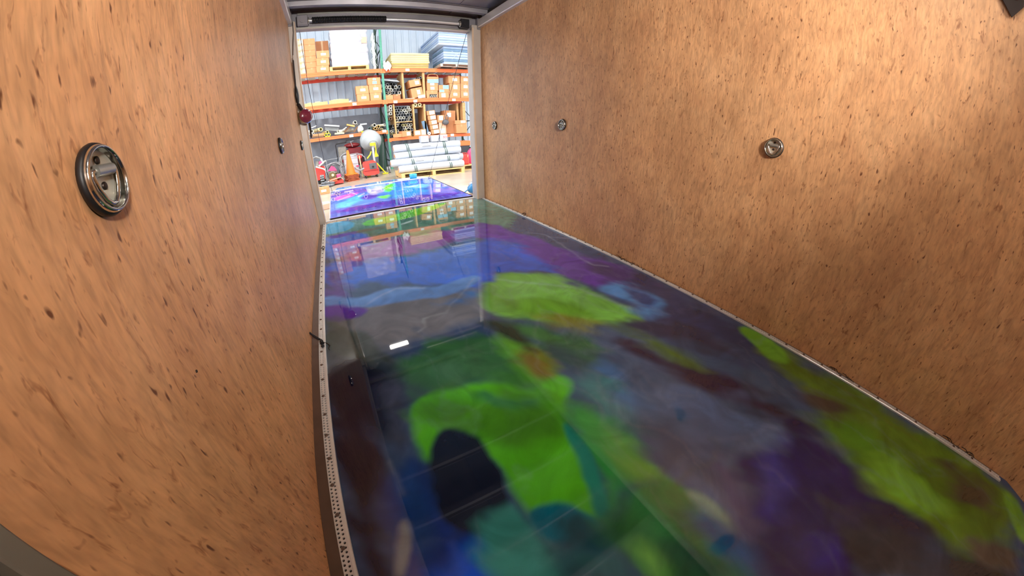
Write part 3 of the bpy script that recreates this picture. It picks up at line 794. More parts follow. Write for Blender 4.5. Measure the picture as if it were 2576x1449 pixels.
# hanging strap by the left jamb, with a round red lens on the wall
t = thing('hanging_strap', 'dark webbing strap hanging from the rail beside the left jamb', 'strap', (.012, -.10, 1.0))
MB().tube([(.040, -.036, 1.79), (.040, -.040, 1.70), (.030, -.055, 1.60), (.022, -.075, 1.50)], .0028, 6).build('cord', 'black_metal', t)
MB().torus((.020, -.08, 1.472), (1, .2, 0), .018, .0028, 18, 6).build('ring', 'aluminium', t)
MB().tube([(.020, -.082, 1.455), (.019, -.090, 1.38), (.018, -.10, 1.30), (.017, -.11, 1.24)], .016, 8, flat=.35).build('webbing', 'dark_webbing', t)
MB().tube([(.016, -.11, 1.25), (.017, -.115, 1.21), (.018, -.118, 1.16), (.016, -.115, 1.11), (.016, -.11, 1.08)], [.010, .028, .034, .028, .009], 10, flat=.5).build('buckle', 'black_rubber', t)
MB().tube([(.016, -.11, 1.09), (.026, -.10, 1.07), (.040, -.095, 1.035)], .022, 8, flat=.5).build('lower_webbing', 'dark_webbing', t)
MB().tube([(.030, -.085, 1.03), (.060, -.050, 1.035), (.075, -.035, 1.02), (.080, -.03, .96), (.082, -.03, .88), (.078, -.032, .80)], [.020, .020, .016, .014, .012, .009], 8, flat=.4).build('loose_tail', 'dark_webbing', t)
t = thing('marker_lamp', 'round dark red lens held in the strap on the left wall', 'lamp', (.012, -.11, .985))
MB().lathe([(.058, 0), (.062, .008), (.062, .040), (.057, .046)], (.050, -.080, .985), (.45, -1, 0), 30).build('lens_rim', 'chrome', t)
MB().lathe([(.058, .040), (.054, .050), (.034, .058), (0.0001, .061)], (.050, -.080, .985), (.45, -1, 0), 30).build('lens', 'red_lens', t)
t = thing('webbing_tip', 'dark red pointed strap tip hanging on the right wall at the upper corner', 'strap', (TW - .012, -3.46, 1.335))
MB().prism([(TW - .010, -3.466, 1.332), (TW - .010, -3.430, 1.39), (TW - .010, -3.425, 1.62), (TW - .010, -3.505, 1.62), (TW - .010, -3.500, 1.37)], (-.004, 0, 0)).build('tongue', 'dark_webbing', t)
MB().prism([(TW - .014, -3.45, 1.386), (TW - .014, -3.445, 1.45), (TW - .014, -3.485, 1.45), (TW - .014, -3.480, 1.386)], (-.003, 0, 0)).build('red_patch', 'dark_red', t)
# door spring under the header
t = thing('door_spring', 'spring shaft with a black sleeve mounted on the door header', 'door spring', (TW / 2, -.012, 1.78))
MB().cyl((.12, -.014, 1.795), (TW - .14, -.014, 1.795), .016, n=14).build('shaft', 'aluminium', t)
mb = MB()
for k in range(46):
    x = .205 + k * .0138
    mb.torus((x, -.014, 1.800), (1, 0, 0), .021, .0068, 12, 5)
mb.build('coil_sleeve', 'black_metal', t)
for x in (.12, TW - .17):
    b = MB().box(x - .045, x + .045, -.045, .02, 1.752, 1.84, .004).cyl((x, -.05, 1.795), (x, -.045, 1.795), .022, n=16)
    b.build('bracket', 'black_metal' if x > 1 else 'galvanised', t)
    MB().torus((x + (.05 if x < 1 else -.05), -.03, 1.79), (1, 0, 0), .024, .006, 16, 6).build('cable_drum', 'steel', t)
# ------------------------------------------------------------------ added fill lamps, ramp door, cables
ZG = -0.45
for lx, ly, lab in ((.95, -4.0, 'added round warm fill lamp on the trailer ceiling by the front end'), (.80, -3.32, 'added round warm fill lamp on the trailer ceiling above the near tie-down ring')):
    t = thing('fill_dome_lamp', lab, 'lamp', (lx, ly, 1.846), 'added fill lamps of the trailer')  # unseen lamps added to brighten the near walls and floor
    MB().lathe([(.11, .047), (.115, .02), (.10, .010), (.085, .010)], (lx, ly, 1.846), n=28).build('fill_lamp_base', 'lamp_body', t)
    MB().lathe([(.095, .014), (.085, -.012), (.055, -.028), (.0001, -.034)], (lx, ly, 1.846), n=28).build('fill_lamp_dome', 'fill_dome_glass', t)

t = thing('fill_lamp', 'added black fill lamp on a stand at the front end of the trailer', 'lamp', (.95, -4.38, 0))  # unseen flood added to lift the middle of the walls and the ceiling
MB().box(.83, 1.07, -4.42, -4.34, 1.36, 1.54, .01).build('housing', 'black_metal', t)
MB().box(.845, 1.055, -4.341, -4.336, 1.375, 1.525).build('lens', 'lamp_body', t)
MB().cyl((.95, -4.38, .03), (.95, -4.38, 1.36), .014, n=10).build('pole', 'black_metal', t)
for k in range(3):
    an = 2.1 * k + .5
    MB().tube([(.95, -4.38, .30), (.95 + .2 * math.cos(an), -4.38 + .16 * math.sin(an), .012)], .01, 6).build('leg', 'black_metal', t)
sp = bpy.data.lights.new('fill_lamp_beam', 'SPOT'); sp.energy = FILL_FLOOD; sp.spot_size = math.radians(100); sp.spot_blend = 1.0; sp.shadow_soft_size = .10; sp.color = (1.0, .95, .88)
so = bpy.data.objects.new('fill_lamp_beam', sp); COL.objects.link(so); so.parent = t; so.location = (0, .07, 1.45)
so.rotation_euler = Vector((0.02, 4.2, -.22)).to_track_quat('-Z', 'Y').to_euler()

RZ = -0.03
RAMP_POURS = [
 ((70, 120, 220), .06, [(832, 545), (1185, 488), (1130, 468), (1085, 448), (836, 482)]),
 ((70, 62, 175), .08, [(832, 545), (980, 520), (1180, 490), (1150, 478), (1000, 500), (834, 530)]),
 ((96, 60, 190), .06, [(836, 484), (900, 474), (930, 474), (920, 484), (850, 494), (834, 500)]),
 ((214, 80, 200), .05, [(836, 500), (880, 488), (906, 482), (900, 490), (850, 506)]),
 ((88, 190, 236), .05, [(840, 520), (870, 504), (905, 490), (918, 496), (890, 516), (850, 526)]),
 ((86, 48, 180), .04, [(905, 500), (930, 488), (960, 490), (930, 506)]),
 ((170, 160, 225), .06, [(925, 478), (965, 466), (975, 480), (950, 490), (930, 490)]),
 ((96, 225, 60), .04, [(965, 472), (985, 462), (998, 466), (990, 478), (972, 486)]),
 ((110, 215, 90), .04, [(955, 494), (985, 488), (985, 498), (960, 500)]),
 ((50, 140, 225), .08, [(990, 466), (1040, 456), (1075, 470), (1060, 490), (1010, 500), (985, 490)]),
 ((120, 196, 240), .05, [(1010, 470), (1060, 462), (1090, 466), (1050, 476)]),
 ((120, 110, 220), .06, [(1080, 476), (1140, 472), (1160, 482), (1100, 492)]),
]
RAMP_VEINS = [((235, 240, 255), .03, .8, [(1000, 480), (1040, 468), (1080, 462)]), ((235, 240, 255), .03, .6, [(880, 522), (960, 505), (1060, 494)])]
ry0, ry1, rx0, rx1 = .31, 2.22, .09, 1.73
t = thing('ramp_door', 'lowered ramp door coated in blue and purple marbled epoxy beyond the sill', 'ramp', (.91, 1.25, ZG))
MB().box(rx0, rx1, ry0, ry1, RZ - .055, RZ - .002, .004).build('panel', 'gap_dark', t)
pour('epoxy_coat', rx0, rx1, ry0, ry1, RZ, .012, (84, 110, 205), RAMP_POURS, RAMP_VEINS, t, .05)
for a, b, c, d in ((rx0 - .012, rx0, ry0, ry1), (rx1, rx1 + .012, ry0, ry1)):
    MB().box(a, b, c, d, RZ - .058, RZ + .003, .002).build('edge_channel', 'gap_dark' if a > 1 else 'aluminium', t)
MB().box(rx0, rx1, ry0 - .02, ry0, RZ - .06, RZ - .012, .002).build('hinge_edge', 'gap_dark', t)
MB().box(rx0, rx1, ry1, ry1 + .035, RZ - .05, RZ + .006, .003).build('flap_hinge', 'strip_paint', t)
fl = MB().add([(rx0 + .06, ry1 + .035, RZ), (rx1, ry1 + .035, RZ), (rx1 - .10, ry1 + .36, RZ - .01), (rx0 + .10, ry1 + .36, RZ - .01),
               (rx0 + .06, ry1 + .035, RZ - .015), (rx1, ry1 + .035, RZ - .015), (rx1 - .10, ry1 + .36, RZ - .025), (rx0 + .10, ry1 + .36, RZ - .025)],
              [(0, 1, 2, 3), (7, 6, 5, 4), (0, 4, 5, 1), (1, 5, 6, 2), (2, 6, 7, 3), (3, 7, 4, 0)])
M('flap_blue', (92, 160, 232), 0.06, 0.0, 0.3, 5, coat=0.5)
fl.build('flap', 'flap_blue', t)
for x in (.3, 1.5):
    MB().box(x - .05, x + .05, 1.55, 1.65, ZG, RZ - .056, .004).build('support_post', 'dark_wood', t)
tag(MB().lathe([(0.0001, 0), (.058, 0), (.066, .075), (.060, .078), (.054, .01), (.0001, .008)], (onz(1032, 445, RZ).x, ry1 + .10, RZ - .001), n=20).build('mixing_cup', 'cup_blue'), 'small blue cup standing at the far edge of the ramp', 'cup')
for x0, x1, lab in ((.085, rx0 + .02, 'thin steel cable from the left door corner to the ramp'), (TW - .115, rx1 - .02, 'thin steel cable from the right door corner down to the ramp')):
    c = thing('ramp_cable', lab, 'cable', (x1, ry1 - .10, RZ))
    a, b = Vector((x0, .06, 1.73)), Vector((x1, ry1 - .10, RZ + .02))
    MB().tube([a.lerp(b, k / 8) + Vector((0, 0, -.03 * math.sin(math.pi * k / 8))) for k in range(9)], .0028, 5).build('wire', 'black_metal', c)
    MB().box(x1 - .015, x1 + .015, ry1 - .13, ry1 - .07, RZ + .001, RZ + .03, .004).build('anchor', 'steel', c)
tag(MB().prism([(1.55, .95, ZG + .02), (1.62, 1.05, ZG + .02), (1.62, 1.05, ZG + .02)], (0, 0, .001)).build('paper_scrap', 'paper'), 'paper scrap under the ramp', 'paper') if False else None

# ------------------------------------------------------------------ hall (setting)
struct(MB().box(-9, 13, -9, 10.3, ZG - .05, ZG).build('floor', 'concrete'), 'smooth beige grey concrete floor of the hall')
wb = struct(MB().box(-9, 13, 10.2, 10.3, ZG, 6.4).build('wall_back', 'hall_panel'), 'pale blue ribbed metal wall behind the rack')
rib0 = None
for k in range(36):
    x = -2.6 + .29 * k
    if rib0 is None:
        rib0 = MB().prism([(-.045, 10.2, ZG), (-.022, 10.165, ZG), (.022, 10.165, ZG), (.045, 10.2, ZG)], (0, 0, 6.8)).build('rib', 'hall_panel', wb)
        rib0.location.x = x
        # sideways groove line next to each rib
    else:
        o = rib0.copy(); COL.objects.link(o); o.parent = wb; o.location.x = x
cl = struct(MB().box(-9, 13, -9, 10.3, 6.4, 6.5).build('ceiling', 'hall_ceiling'), 'grey metal ceiling of the hall')
for k in range(7):
    MB().box(-9, 13, -8.0 + 2.7 * k - .05, -8.0 + 2.7 * k + .05, 6.15, 6.4).build('roof_purlin', 'hall_ceiling', cl)
k = 0
WHERE = ['straight out from the doorway', 'added left of the one out from the doorway', 'added right of the one out from the doorway', 'added beside the left end of the trailer roof', 'added beside the right end of the trailer roof', 'added behind the trailer nose', 'added beside the trailer nose on the left', 'added beside the trailer nose on the right']
for (x, y) in ((.87, 4.64), (-2.6, 4.0), (4.4, 4.0), (-3.0, .8), (4.8, .8), (.9, -7.4), (-3.6, -3.5), (5.4, -3.5)):  # first one is mirrored in the floor; the rest are unseen, added for light
    L = thing('hall_light', 'rectangular white ceiling luminaire ' + WHERE[k], 'ceiling light', (x, y, 5.5), 'hall luminaires'); k += 1
    MB().box(x - .31, x + .31, y - .66, y + .66, 5.505, 5.56, .01).build('housing', 'lamp_body', L)
    MB().box(x - .29, x + .29, y - .64, y + .64, 5.495, 5.506).build('diffuser', 'lamp_glass', L)
    for s in (-.5, .5): MB().cyl((x, y + s, 5.56), (x, y + s, 6.4), .006, n=6).build('hanger', 'steel', L)

# ------------------------------------------------------------------ pallet rack
YF, YK = 8.30, 9.50
S1, S2, S3, S3R = 2.885, 1.875, 0.870, 0.595
rack = thing('pallet_rack', 'tall pallet rack with orange beams and green perforated posts', 'rack', (2.07, YF, ZG))
UX = (-1.05, 2.07, 5.25)
hole_mb = None
for x in UX:
    for y, mt in ((YF, 'green_post'), (YK, 'dark_green')):
        b = MB(); w = .036
        b.box(x - w, x + w, y - .012, y + .045, ZG + .008, 4.55, .004)
        post = b.build('post', mt, rack)
        if y == YF:
            h = MB()
            for k in range(98):
                z = ZG + .1 + k * .05
                for s in (-.018, .018): h.prism([(x + s - .007, y - .0135, z), (x + s + .007, y - .0135, z), (x + s + .005, y - .0135, z + .022), (x + s - .005, y - .0135, z + .022)], (0, .001, 0))
            h.build('slots', 'hole_dark', post)['kind'] = 'stuff'
        MB().box(x - .07, x + .07, y - .05, y + .08, ZG, ZG + .008).build('foot_plate', mt, rack)
    for k in range(8):
        z0 = ZG + .25 + .62 * k
        if k % 2 == 0: MB().box(x - .015, x + .015, YF + .04, YK, z0, z0 + .035).build('brace', 'dark_green', rack)
        a, c = (YF + .04, YK) if k % 2 == 0 else (YK, YF + .04)
        MB().tube([(x, a, z0 + .03), (x, c, z0 + .60)], .014, 5).build('brace', 'dark_green', rack)
def beam(x0, x1, y, ztop, h, mat):
    ztop -= .002
    b = MB().box(x0 + .040, x1 - .040, y - .013, y + .03, ztop - h, ztop, .006).box(x0 + .085, x1 - .085, y - .02, y - .012, ztop - h * .40, ztop, .004)
    ob = b.build('beam', mat, rack)
    for xa in (x0 + .001, x1 - .085):
        MB().box(xa, xa + .084, y - .028, y - .014, ztop - h - .02, ztop - .002, .003).build('end_bracket', mat, ob)
    return ob
bays = ((UX[0], UX[1], (S1, S2, S3)), (UX[1], UX[2], (S1, S2, S3R)))
for x0, x1, lv in bays:
    for z in lv:
        h = .125 if z in (S1, S2) else .105
        beam(x0, x1, YF, z, h, 'orange_beam'); beam(x0, x1, YK, z, h, 'red_beam')
        n = 9
        for k in range(n):
            xa = x0 + .06 + (x1 - x0 - .12) * k / n
            MB().box(xa + .02, xa + (x1 - x0 - .12) / n - .09, YF + .032, YK - .022, z - .028, z - .004).build('deck_slat', 'wood' if z != S1 else 'tube_white', rack)
# price cards on the beams
def card(u, v, w=.13, h=.085):
    p = at(u, v, YF - .027)
    MB().box(p.x - w / 2, p.x + w / 2, YF - .0285, YF - .0265, p.z - h / 2, p.z + h / 2).build('shelf_card', 'paper', rack)
for u, v in ((1025, 176), (892, 262), (995, 256.5), (1045, 254.5), (1142, 251.5), (884, 342), (967, 330), (1138, 340)): card(u, v)
# grey backing sheets low in the left bay
tag(MB().box(UX[0] + .09, UX[1] - .09, YK + .07, YK + .09, ZG + .0, 1.52, .003).build('backing_sheet', 'backing_grey'), 'large grey sheet standing behind the lower left rack bay', 'panel')
tag(MB().box(UX[1] + .9, UX[1] + 2.3, YK + .07, YK + .09, ZG, 1.45, .003).build('backing_sheet', 'backing_grey'), 'grey sheet standing behind the right rack bay', 'panel')
# upright boards that divide the right bay
def divider(u0, u1, v0, zb, y, lab, d=.9):
    p0, p1 = at(u0, v0, y), at(u1, v0, y)
    o = MB().box(p0.x, p1.x, y, y + d, zb, p0.z, .003).build('divider_board', 'wood')
    tag(o, lab, 'board', 'divider boards in the rack')
divider(1010, 1014.5, 182, S2, YF + .05, 'upright wooden divider between the tube pile and the tilted cartons')
divider(1062, 1067.5, 181, S2, YF + .05, 'upright wooden divider between tilted cartons and carton columns')
divider(988.5, 992, 262, S3R, YF + .05, 'narrow wooden divider beside the stacked square tubes')
divider(1037.5, 1041, 262, S3R, YF + .05, 'wooden divider right of the lower tube piles')
divider(1065, 1069.5, 262, S3R, YF + .05, 'wooden divider left of the leaning small cartons')
divider(1148, 1153, 260, S3R, YF + .25, 'brown board behind the orange carton at the right of the rack')
divider(1163, 1170, 258, S3R, YF + .05, 'wide wooden board at the right end of the rack')
p0, p1 = at(992, 300, YF), at(1038, 297, YF)
tag(MB().box(p0.x + .01, p1.x - .01, YF + .06, YF + .9, 1.095, 1.12, .002).build('cubby_shelf', 'wood'), 'small wooden shelf between the two lower tube piles', 'board')
p0, p1 = at(1041, 270, YF), at(1065, 268, YF)
tag(MB().box(p0.x + .01, p1.x - .01, YF + .06, YF + .9, 1.575, 1.60, .002).build('cubby_shelf', 'wood'), 'small high wooden shelf holding two tape rolls', 'board')

# ------------------------------------------------------------------ cartons
def carton(cx, y, z0, w, d, h, lab, mat='carton', yaw=0.0, card=True, group=None, lean=0.0, card_mat='paper', cards=None):
    t = thing('carton', lab, 'box', (cx, y + d / 2, z0 + abs(math.sin(lean)) * w / 2 + .001), group, (0, lean, yaw))
    b = MB().box(-w / 2, w / 2, -d / 2, d / 2, 0, h * .985, .005)
    b.box(-w / 2 + .002, -.002, -d / 2 + .002, d / 2 - .002, h * .98, h).box(.002, w / 2 - .002, -d / 2 + .002, d / 2 - .002, h * .98, h)
    b.build('body', mat, t, local=True)
    MB().box(-.028, .028, -d / 2 - .001, d / 2 + .001, h, h + .0012).box(-.028, .028, -d / 2 - .0014, -d / 2, h * .72, h).build('tape', 'tape', t, local=True)
    if card:
        for (a, c, e, f) in (cards or [(.34, .74, .34, .66)]):
            MB().box(-w / 2 + w * a, -w / 2 + w * c, -d / 2 - .003, -d / 2 - .0005, h * e, h * f).build('label', card_mat, t, local=True)
    return t
def cpx(u0, u1, vt, z0, y, lab, d=.42, **kw):
    um = (u0 + u1) / 2
    vm = vt + 8
    x0, x1 = at(u0, vm, y).x, at(u1, vm, y).x
    h = at(um, vt, y).z - z0
    carton((x0 + x1) / 2, y, z0, x1 - x0 - .004, d, h - .002, lab, **kw)
    return z0 + h
# top shelf, left: pale column, tan column, three labelled cartons and one behind
zt = at(778, 96, YF + .1).z; hh = (zt - S1) / 6
xa0, xa1, xa2 = at(753, 140, YF + .1).x, at(766, 140, YF + .1).x, at(795, 140, YF + .1).x
for k in range(6):
    z = S1 + hh * k
    carton((xa0 - .12 + xa1) / 2, YF + .08, z, xa1 - xa0 + .11, .40, hh - .003, ORD[5 - k] + ' carton of the pale column by the left jamb', 'carton_pink', cards=[(.62, .92, .25, .75)], group='pale cartons on the top shelf')
    carton((xa1 + xa2) / 2, YF + .13, z, xa2 - xa1 - .006, .42, hh - .003, ORD[5 - k] + ' carton of the tan unlabelled column on the top shelf', 'carton', card=False, group='tan cartons on the top shelf')
z = S1
for k, vt in enumerate((164.5, 145.5, 127)):
    z = cpx(795.5, 828, vt, z, YF + .02, ['lowest', 'middle', 'upper'][k] + ' labelled carton left of the wrapped pallet load', group='labelled cartons on the top shelf')
cpx(793, 826, 103, S1, YF + .50, 'tall carton standing behind the labelled cartons on the top shelf', d=.38, mat='carton_dark', card=False)

# wrapped pallet load
def pallet(name, x0, x1, y0, y1, z0, h, lab, mat='pine'):
    t = thing('pallet', lab, 'pallet', ((x0 + x1) / 2, (y0 + y1) / 2, z0))
    for k in range(7):
        ya = y0 + (y1 - y0) * k / 7
        MB().box(x0, x1, ya + .005, ya + (y1 - y0) / 7 - .02, z0 + h * .84, z0 + h, .002).build('top_board', mat, t)
    for k in range(3):
        xa = x0 + (x1 - x0 - .09) * k / 2
        MB().box(xa, xa + .09, y0, y1, z0 + h * .16, z0 + h * .84, .002).build('stringer', mat, t)
    for k in range(3):
        ya = y0 + (y1 - y0 - .1) * k / 2
        MB().box(x0, x1, ya, ya + .1, z0, z0 + h * .16, .002).build('bottom_board', mat, t)
    return t
xl, xr = at(829, 172, YF).x, at(928, 166, YF).x
pallet('pallet', xl, xr, YF - .02, YF + 1.05, S1, .135, 'pine pallet under the white wrapped load')
def wrapped(name, x0, x1, y0, y1, z0, z1, mat, lab, cat, seed, amp=.012, n=14):
    rnd = np.random.default_rng(seed); mb = MB()
    # closed shell with pressed-in wrinkles
    def pt(u, v):   # u around 0..4, v 0..1
        s = u % 4
        if s < 1: x, y, nx, ny = x0 + (x1 - x0) * s, y0, 0, -1
        elif s < 2: x, y, nx, ny = x1, y0 + (y1 - y0) * (s - 1), 1, 0
        elif s < 3: x, y, nx, ny = x1 - (x1 - x0) * (s - 2), y1, 0, 1
        else: x, y, nx, ny = x0, y1 - (y1 - y0) * (s - 3), -1, 0
        w = amp * (math.sin(v * 23 + u * 3.1 + seed) + .7 * math.sin(v * 41 - u * 7) + .6 * math.sin(u * 19 + v * 9))
        for cv in (.30, .56, .78): w -= amp * 1.6 * math.exp(-((v - cv - .012 * math.sin(u * 6)) / .012) ** 2)
        return (x + nx * w, y + ny * w, z0 + (z1 - z0) * v)
    nu, nv = 4 * n, 60
    vs = [pt(4 * i / nu, j / nv) for j in range(nv + 1) for i in range(nu)]
    fs = [(j * nu + i, j * nu + (i + 1) % nu, (j + 1) * nu + (i + 1) % nu, (j + 1) * nu + i) for j in range(nv) for i in range(nu)]
    fs += [tuple(range(nu - 1, -1, -1)), tuple(nv * nu + i for i in range(nu))]
    t = thing(name, lab, cat, ((x0 + x1) / 2, (y0 + y1) / 2, z0))
    mb.add(vs, fs, True).build('load', mat, t)
    return t
xl, xr = at(832, 130, YF).x, at(926, 130, YF).x
t = wrapped('wrapped_load', xl, xr, YF + .02, YF + 1.0, S1 + .137, 4.36, 'wrap', 'tall white stretch-wrapped pallet load on the top shelf', 'pallet load', 3)
MB().tube([(xr - .20 + .01 * math.sin(k * 1.3), YF - .002, 4.0 - k * .06) for k in range(9)], .010, 6).build('film_fold', 'wrap', t)
MB().box(xr - .20, xr - .02, YF + .002, YF + .02, 3.72, 3.92, .006).build('carton_patch', 'carton_pink', t)
# plastic covered pole beside it
p = at(942, 168, YF + .25); q = at(940, 84, YF + .25)
t = thing('wrapped_pole', 'crumpled clear plastic sleeve standing beside the green post', 'plastic sleeve', (p.x, YF + .25, S1))
pts = [(p.x + .02 * math.sin(k * 1.7), YF + .25 + .01 * math.cos(k * 2.1), S1 + .014 + (q.z - S1) * k / 12) for k in range(13)]
MB().tube(pts, [.085, .09, .075, .09, .08, .095, .085, .10, .088, .10, .105, .09, .045], 9, flat=.6).build('sleeve', 'clear_film', t)
for s in (-.06, .01, .06): MB().tube([(a + s * (1 + .4 * math.sin(i * 2 + s * 30)), b - .058, c) for i, (a, b, c) in enumerate(pts[1:-1])], .008, 5).build('crease', 'clear_film', t)
tag(MB().tube([(at(949, 168, YF + .1).x, YF + .10, S1), (at(951, 90, YF + .1).x, YF + .12, at(951, 90, YF + .1).z)], .007, 6).build('thin_rod', 'black_metal'), 'thin black rod leaning beside the green post on the top shelf', 'rod')
# yellow foam boards
def boards(u0, u1, v0, v1, y, d, n, mats, name, lab, group, ex=0.0, zbase=None):
    x0, x1 = at(u0, (v0 + v1) / 2, y).x, at(u1, (v0 + v1) / 2, y).x
    x1 = min(x1, 5.13); zt = at((u0 + u1) / 2, v0, y).z; zb = at((u0 + u1) / 2, v1, y).z if zbase is None else zbase
    h = (zt - zb) / n
    for k in range(n):
        rnd = random.Random(k * 7 + int(u0))
        j = rnd.uniform(-.012, .012); e = ex * k
        o = MB().box(x0 + j + e, x1 + j + e, y + rnd.uniform(0, .02), y + d, zb + h * k + .003, zb + h * (k + 1) - .005, .007).build(name, mats[k % len(mats)])
        tag(o, lab % ORD2(n, k), 'foam board', group)
    return zt
def ORD2(n, k):
    names = ['lowest', 'second from the bottom', 'third from the bottom', 'fourth from the bottom', 'fifth from the bottom', 'sixth from the bottom', 'seventh from the bottom', 'eighth from the bottom']
    return 'topmost' if k == n - 1 else names[k]
boards(985, 1078, 158.5, 169.5, YF - .02, 1.15, 3, ['foam_tan', 'wood', 'foam_tan'], 'tan_board', 'tan board under the yellow foam, %s of three', 'tan boards on the top shelf', zbase=S1)
zy = at(1031, 158.5, YF - .02).z
boards(984, 1080, 133, 158.5, YF - .02, 1.15, 5, ['foam_yellow'], 'yellow_foam_board', 'yellow foam board on the top shelf, %s of its stack', 'yellow foam boards', zbase=zy)
# blue foam on a pallet
x0, x1 = at(1108, 164, 7.9).x, at(1190, 164, 7.9).x
pallet('pallet', x0, x1, 7.9, 9.0, S1 + .0, .10, 'grey pallet under the blue foam on the top shelf', 'frame_paint')
zb = S1 + .102
boards(1116, 1190, 118, 159, 7.95, 1.3, 7, ['foam_blue', 'foam_blue_dark', 'foam_blue', 'foam_blue'], 'blue_foam_board', 'blue foam board in the lower stack over the pallet, %s', 'lower blue foam boards', zbase=zb)
zm = at(1156, 118, 7.95).z
# thick wrapped upper block of boards
boards(1103, 1188, 79, 113, 7.80, 2.25, 6, ['foam_blue_pale', 'foam_blue', 'foam_blue'], 'blue_foam_board', 'long blue foam board in the overhanging upper stack, %s', 'upper blue foam boards', zbase=zm)
xa, xb = at(1119, 130, 7.93).x, at(1176, 130, 7.93).x
za, zc = at(1140, 149, 7.93).z, at(1140, 127, 7.93).z
t = thing('strap_cross', 'white cross of plastic strap on the lower blue foam stack', 'strap', ((xa + xb) / 2, 7.935, za))
xm = (xa + xb) / 2
for s in (1, -1):
    MB().tube([(xm - s * .16, 7.942, zc - .02), (xm, 7.938, (za + zc) / 2), (xm + s * .16, 7.942, za)], .012, 6, flat=.3).build('strap', 'paper', t)
# white rag on the post
p = at(974, 165, 8.18)
rnd = random.Random(5); mb = MB(); n = 9
vs = []
for i in range(n):
    for j in range(n):
        a, b = i / (n - 1) - .5, j / (n - 1) - .5
        vs.append((p.x + a * .26 * (1 - .5 * abs(b)), 8.18 + .05 * math.sin(a * 9) * math.cos(b * 7) + .02 * rnd.random(), p.z - .02 + b * .27 + .03 * math.sin(a * 12) + .02 * rnd.random()))
fs = [(i * n + j, (i + 1) * n + j, (i + 1) * n + j + 1, i * n + j + 1) for i in range(n - 1) for j in range(n - 1)]
mb.add(vs, fs, True); rag = mb.build('white_rag', 'cloth_white')
md = rag.modifiers.new('thick', 'SOLIDIFY'); md.thickness = .012
tag(rag, 'crumpled white rag hanging at the green post on the top shelf', 'rag')

# shelf two, left: five labelled cartons and two crates
G = 'labelled cartons on the left second shelf'
za = cpx(898, 930, 236.5, S2, YF + .04, 'lower left carton of the five stacked on the left second shelf', group=G)
zb = cpx(931, 960, 233.5, S2, YF + .02, 'lower right carton of the five, touching the green post', group=G)
zc = cpx(895, 927.5, 216, za, YF + .05, 'middle left carton of the five on the left second shelf', group=G)
zd = cpx(928, 960, 213, zb, YF + .03, 'middle right carton of the five on the left second shelf', group=G)
cpx(925, 957, 195, zd, YF + .04, 'topmost carton of the five on the left second shelf', group=G, cards=[(.40, .66, .62, .86), (.36, .70, .1, .5)], card_mat='blue_paper')
def crate(u0, u1, y, z0, d, h, lab, fill):
    x0, x1 = at(u0, 258, y).x, at(u1, 258, y).x
    t = thing('shallow_crate', lab, 'crate', ((x0 + x1) / 2, y + d / 2, z0))
    w = .02
    MB().box(x0, x1, y, y + w, z0, z0 + h, .002).build('side_board', 'pine', t)
    MB().box(x0, x1, y + d - w, y + d, z0, z0 + h, .002).build('side_board', 'pine', t)
    MB().box(x0, x0 + w, y + w, y + d - w, z0, z0 + h, .002).build('end_board', 'pine', t)
    MB().box(x1 - w, x1, y + w, y + d - w, z0, z0 + h, .002).build('end_board', 'pine', t)
    MB().box(x0 + w, x1 - w, y + w, y + d - w, z0, z0 + .012).build('bottom', 'pine', t)
    for k in range(fill):
        xa = x0 + .05 + (x1 - x0 - .15) * k / max(1, fill)
        MB().box(xa, xa + .16, y + .08, y + d - .08, z0 + .013, z0 + h + .02 + .012 * (k % 2), .006, rot=Matrix.Rotation(.15 * (k % 3 - 1), 3, 'Y')).build('offcut', 'foam_yellow', t)
crate(765, 824, YF + .02, S2, .5, .10, 'long shallow pine crate at the left end of the second shelf', 2)
crate(828, 878, YF + .02, S2, .45, .115, 'shallow pine crate with yellow offcuts beside the cartons', 3)
p = at(838, 246, YF + .6); q = at(884, 240, YF + .6)
mb = MB(); n = 12
vs = []
for i in range(n):
    for j in range(4):
        vs.append((p.x + (q.x - p.x) * i / (n - 1), YF + .55 + .12 * j, S2 + .004 + (.14 + .03 * math.sin(i * 1.9)) * math.sin(math.pi * (j + .2) / 3.4) ))
mb.add(vs, [(i * 4 + j, (i + 1) * 4 + j, (i + 1) * 4 + j + 1, i * 4 + j + 1) for i in range(n - 1) for j in range(3)], True)
ob = mb.build('plastic_cover', 'clear_film'); tag(ob, 'crumpled clear plastic behind the pine crates', 'plastic sheet')
ob.modifiers.new('thick', 'SOLIDIFY').thickness = .004
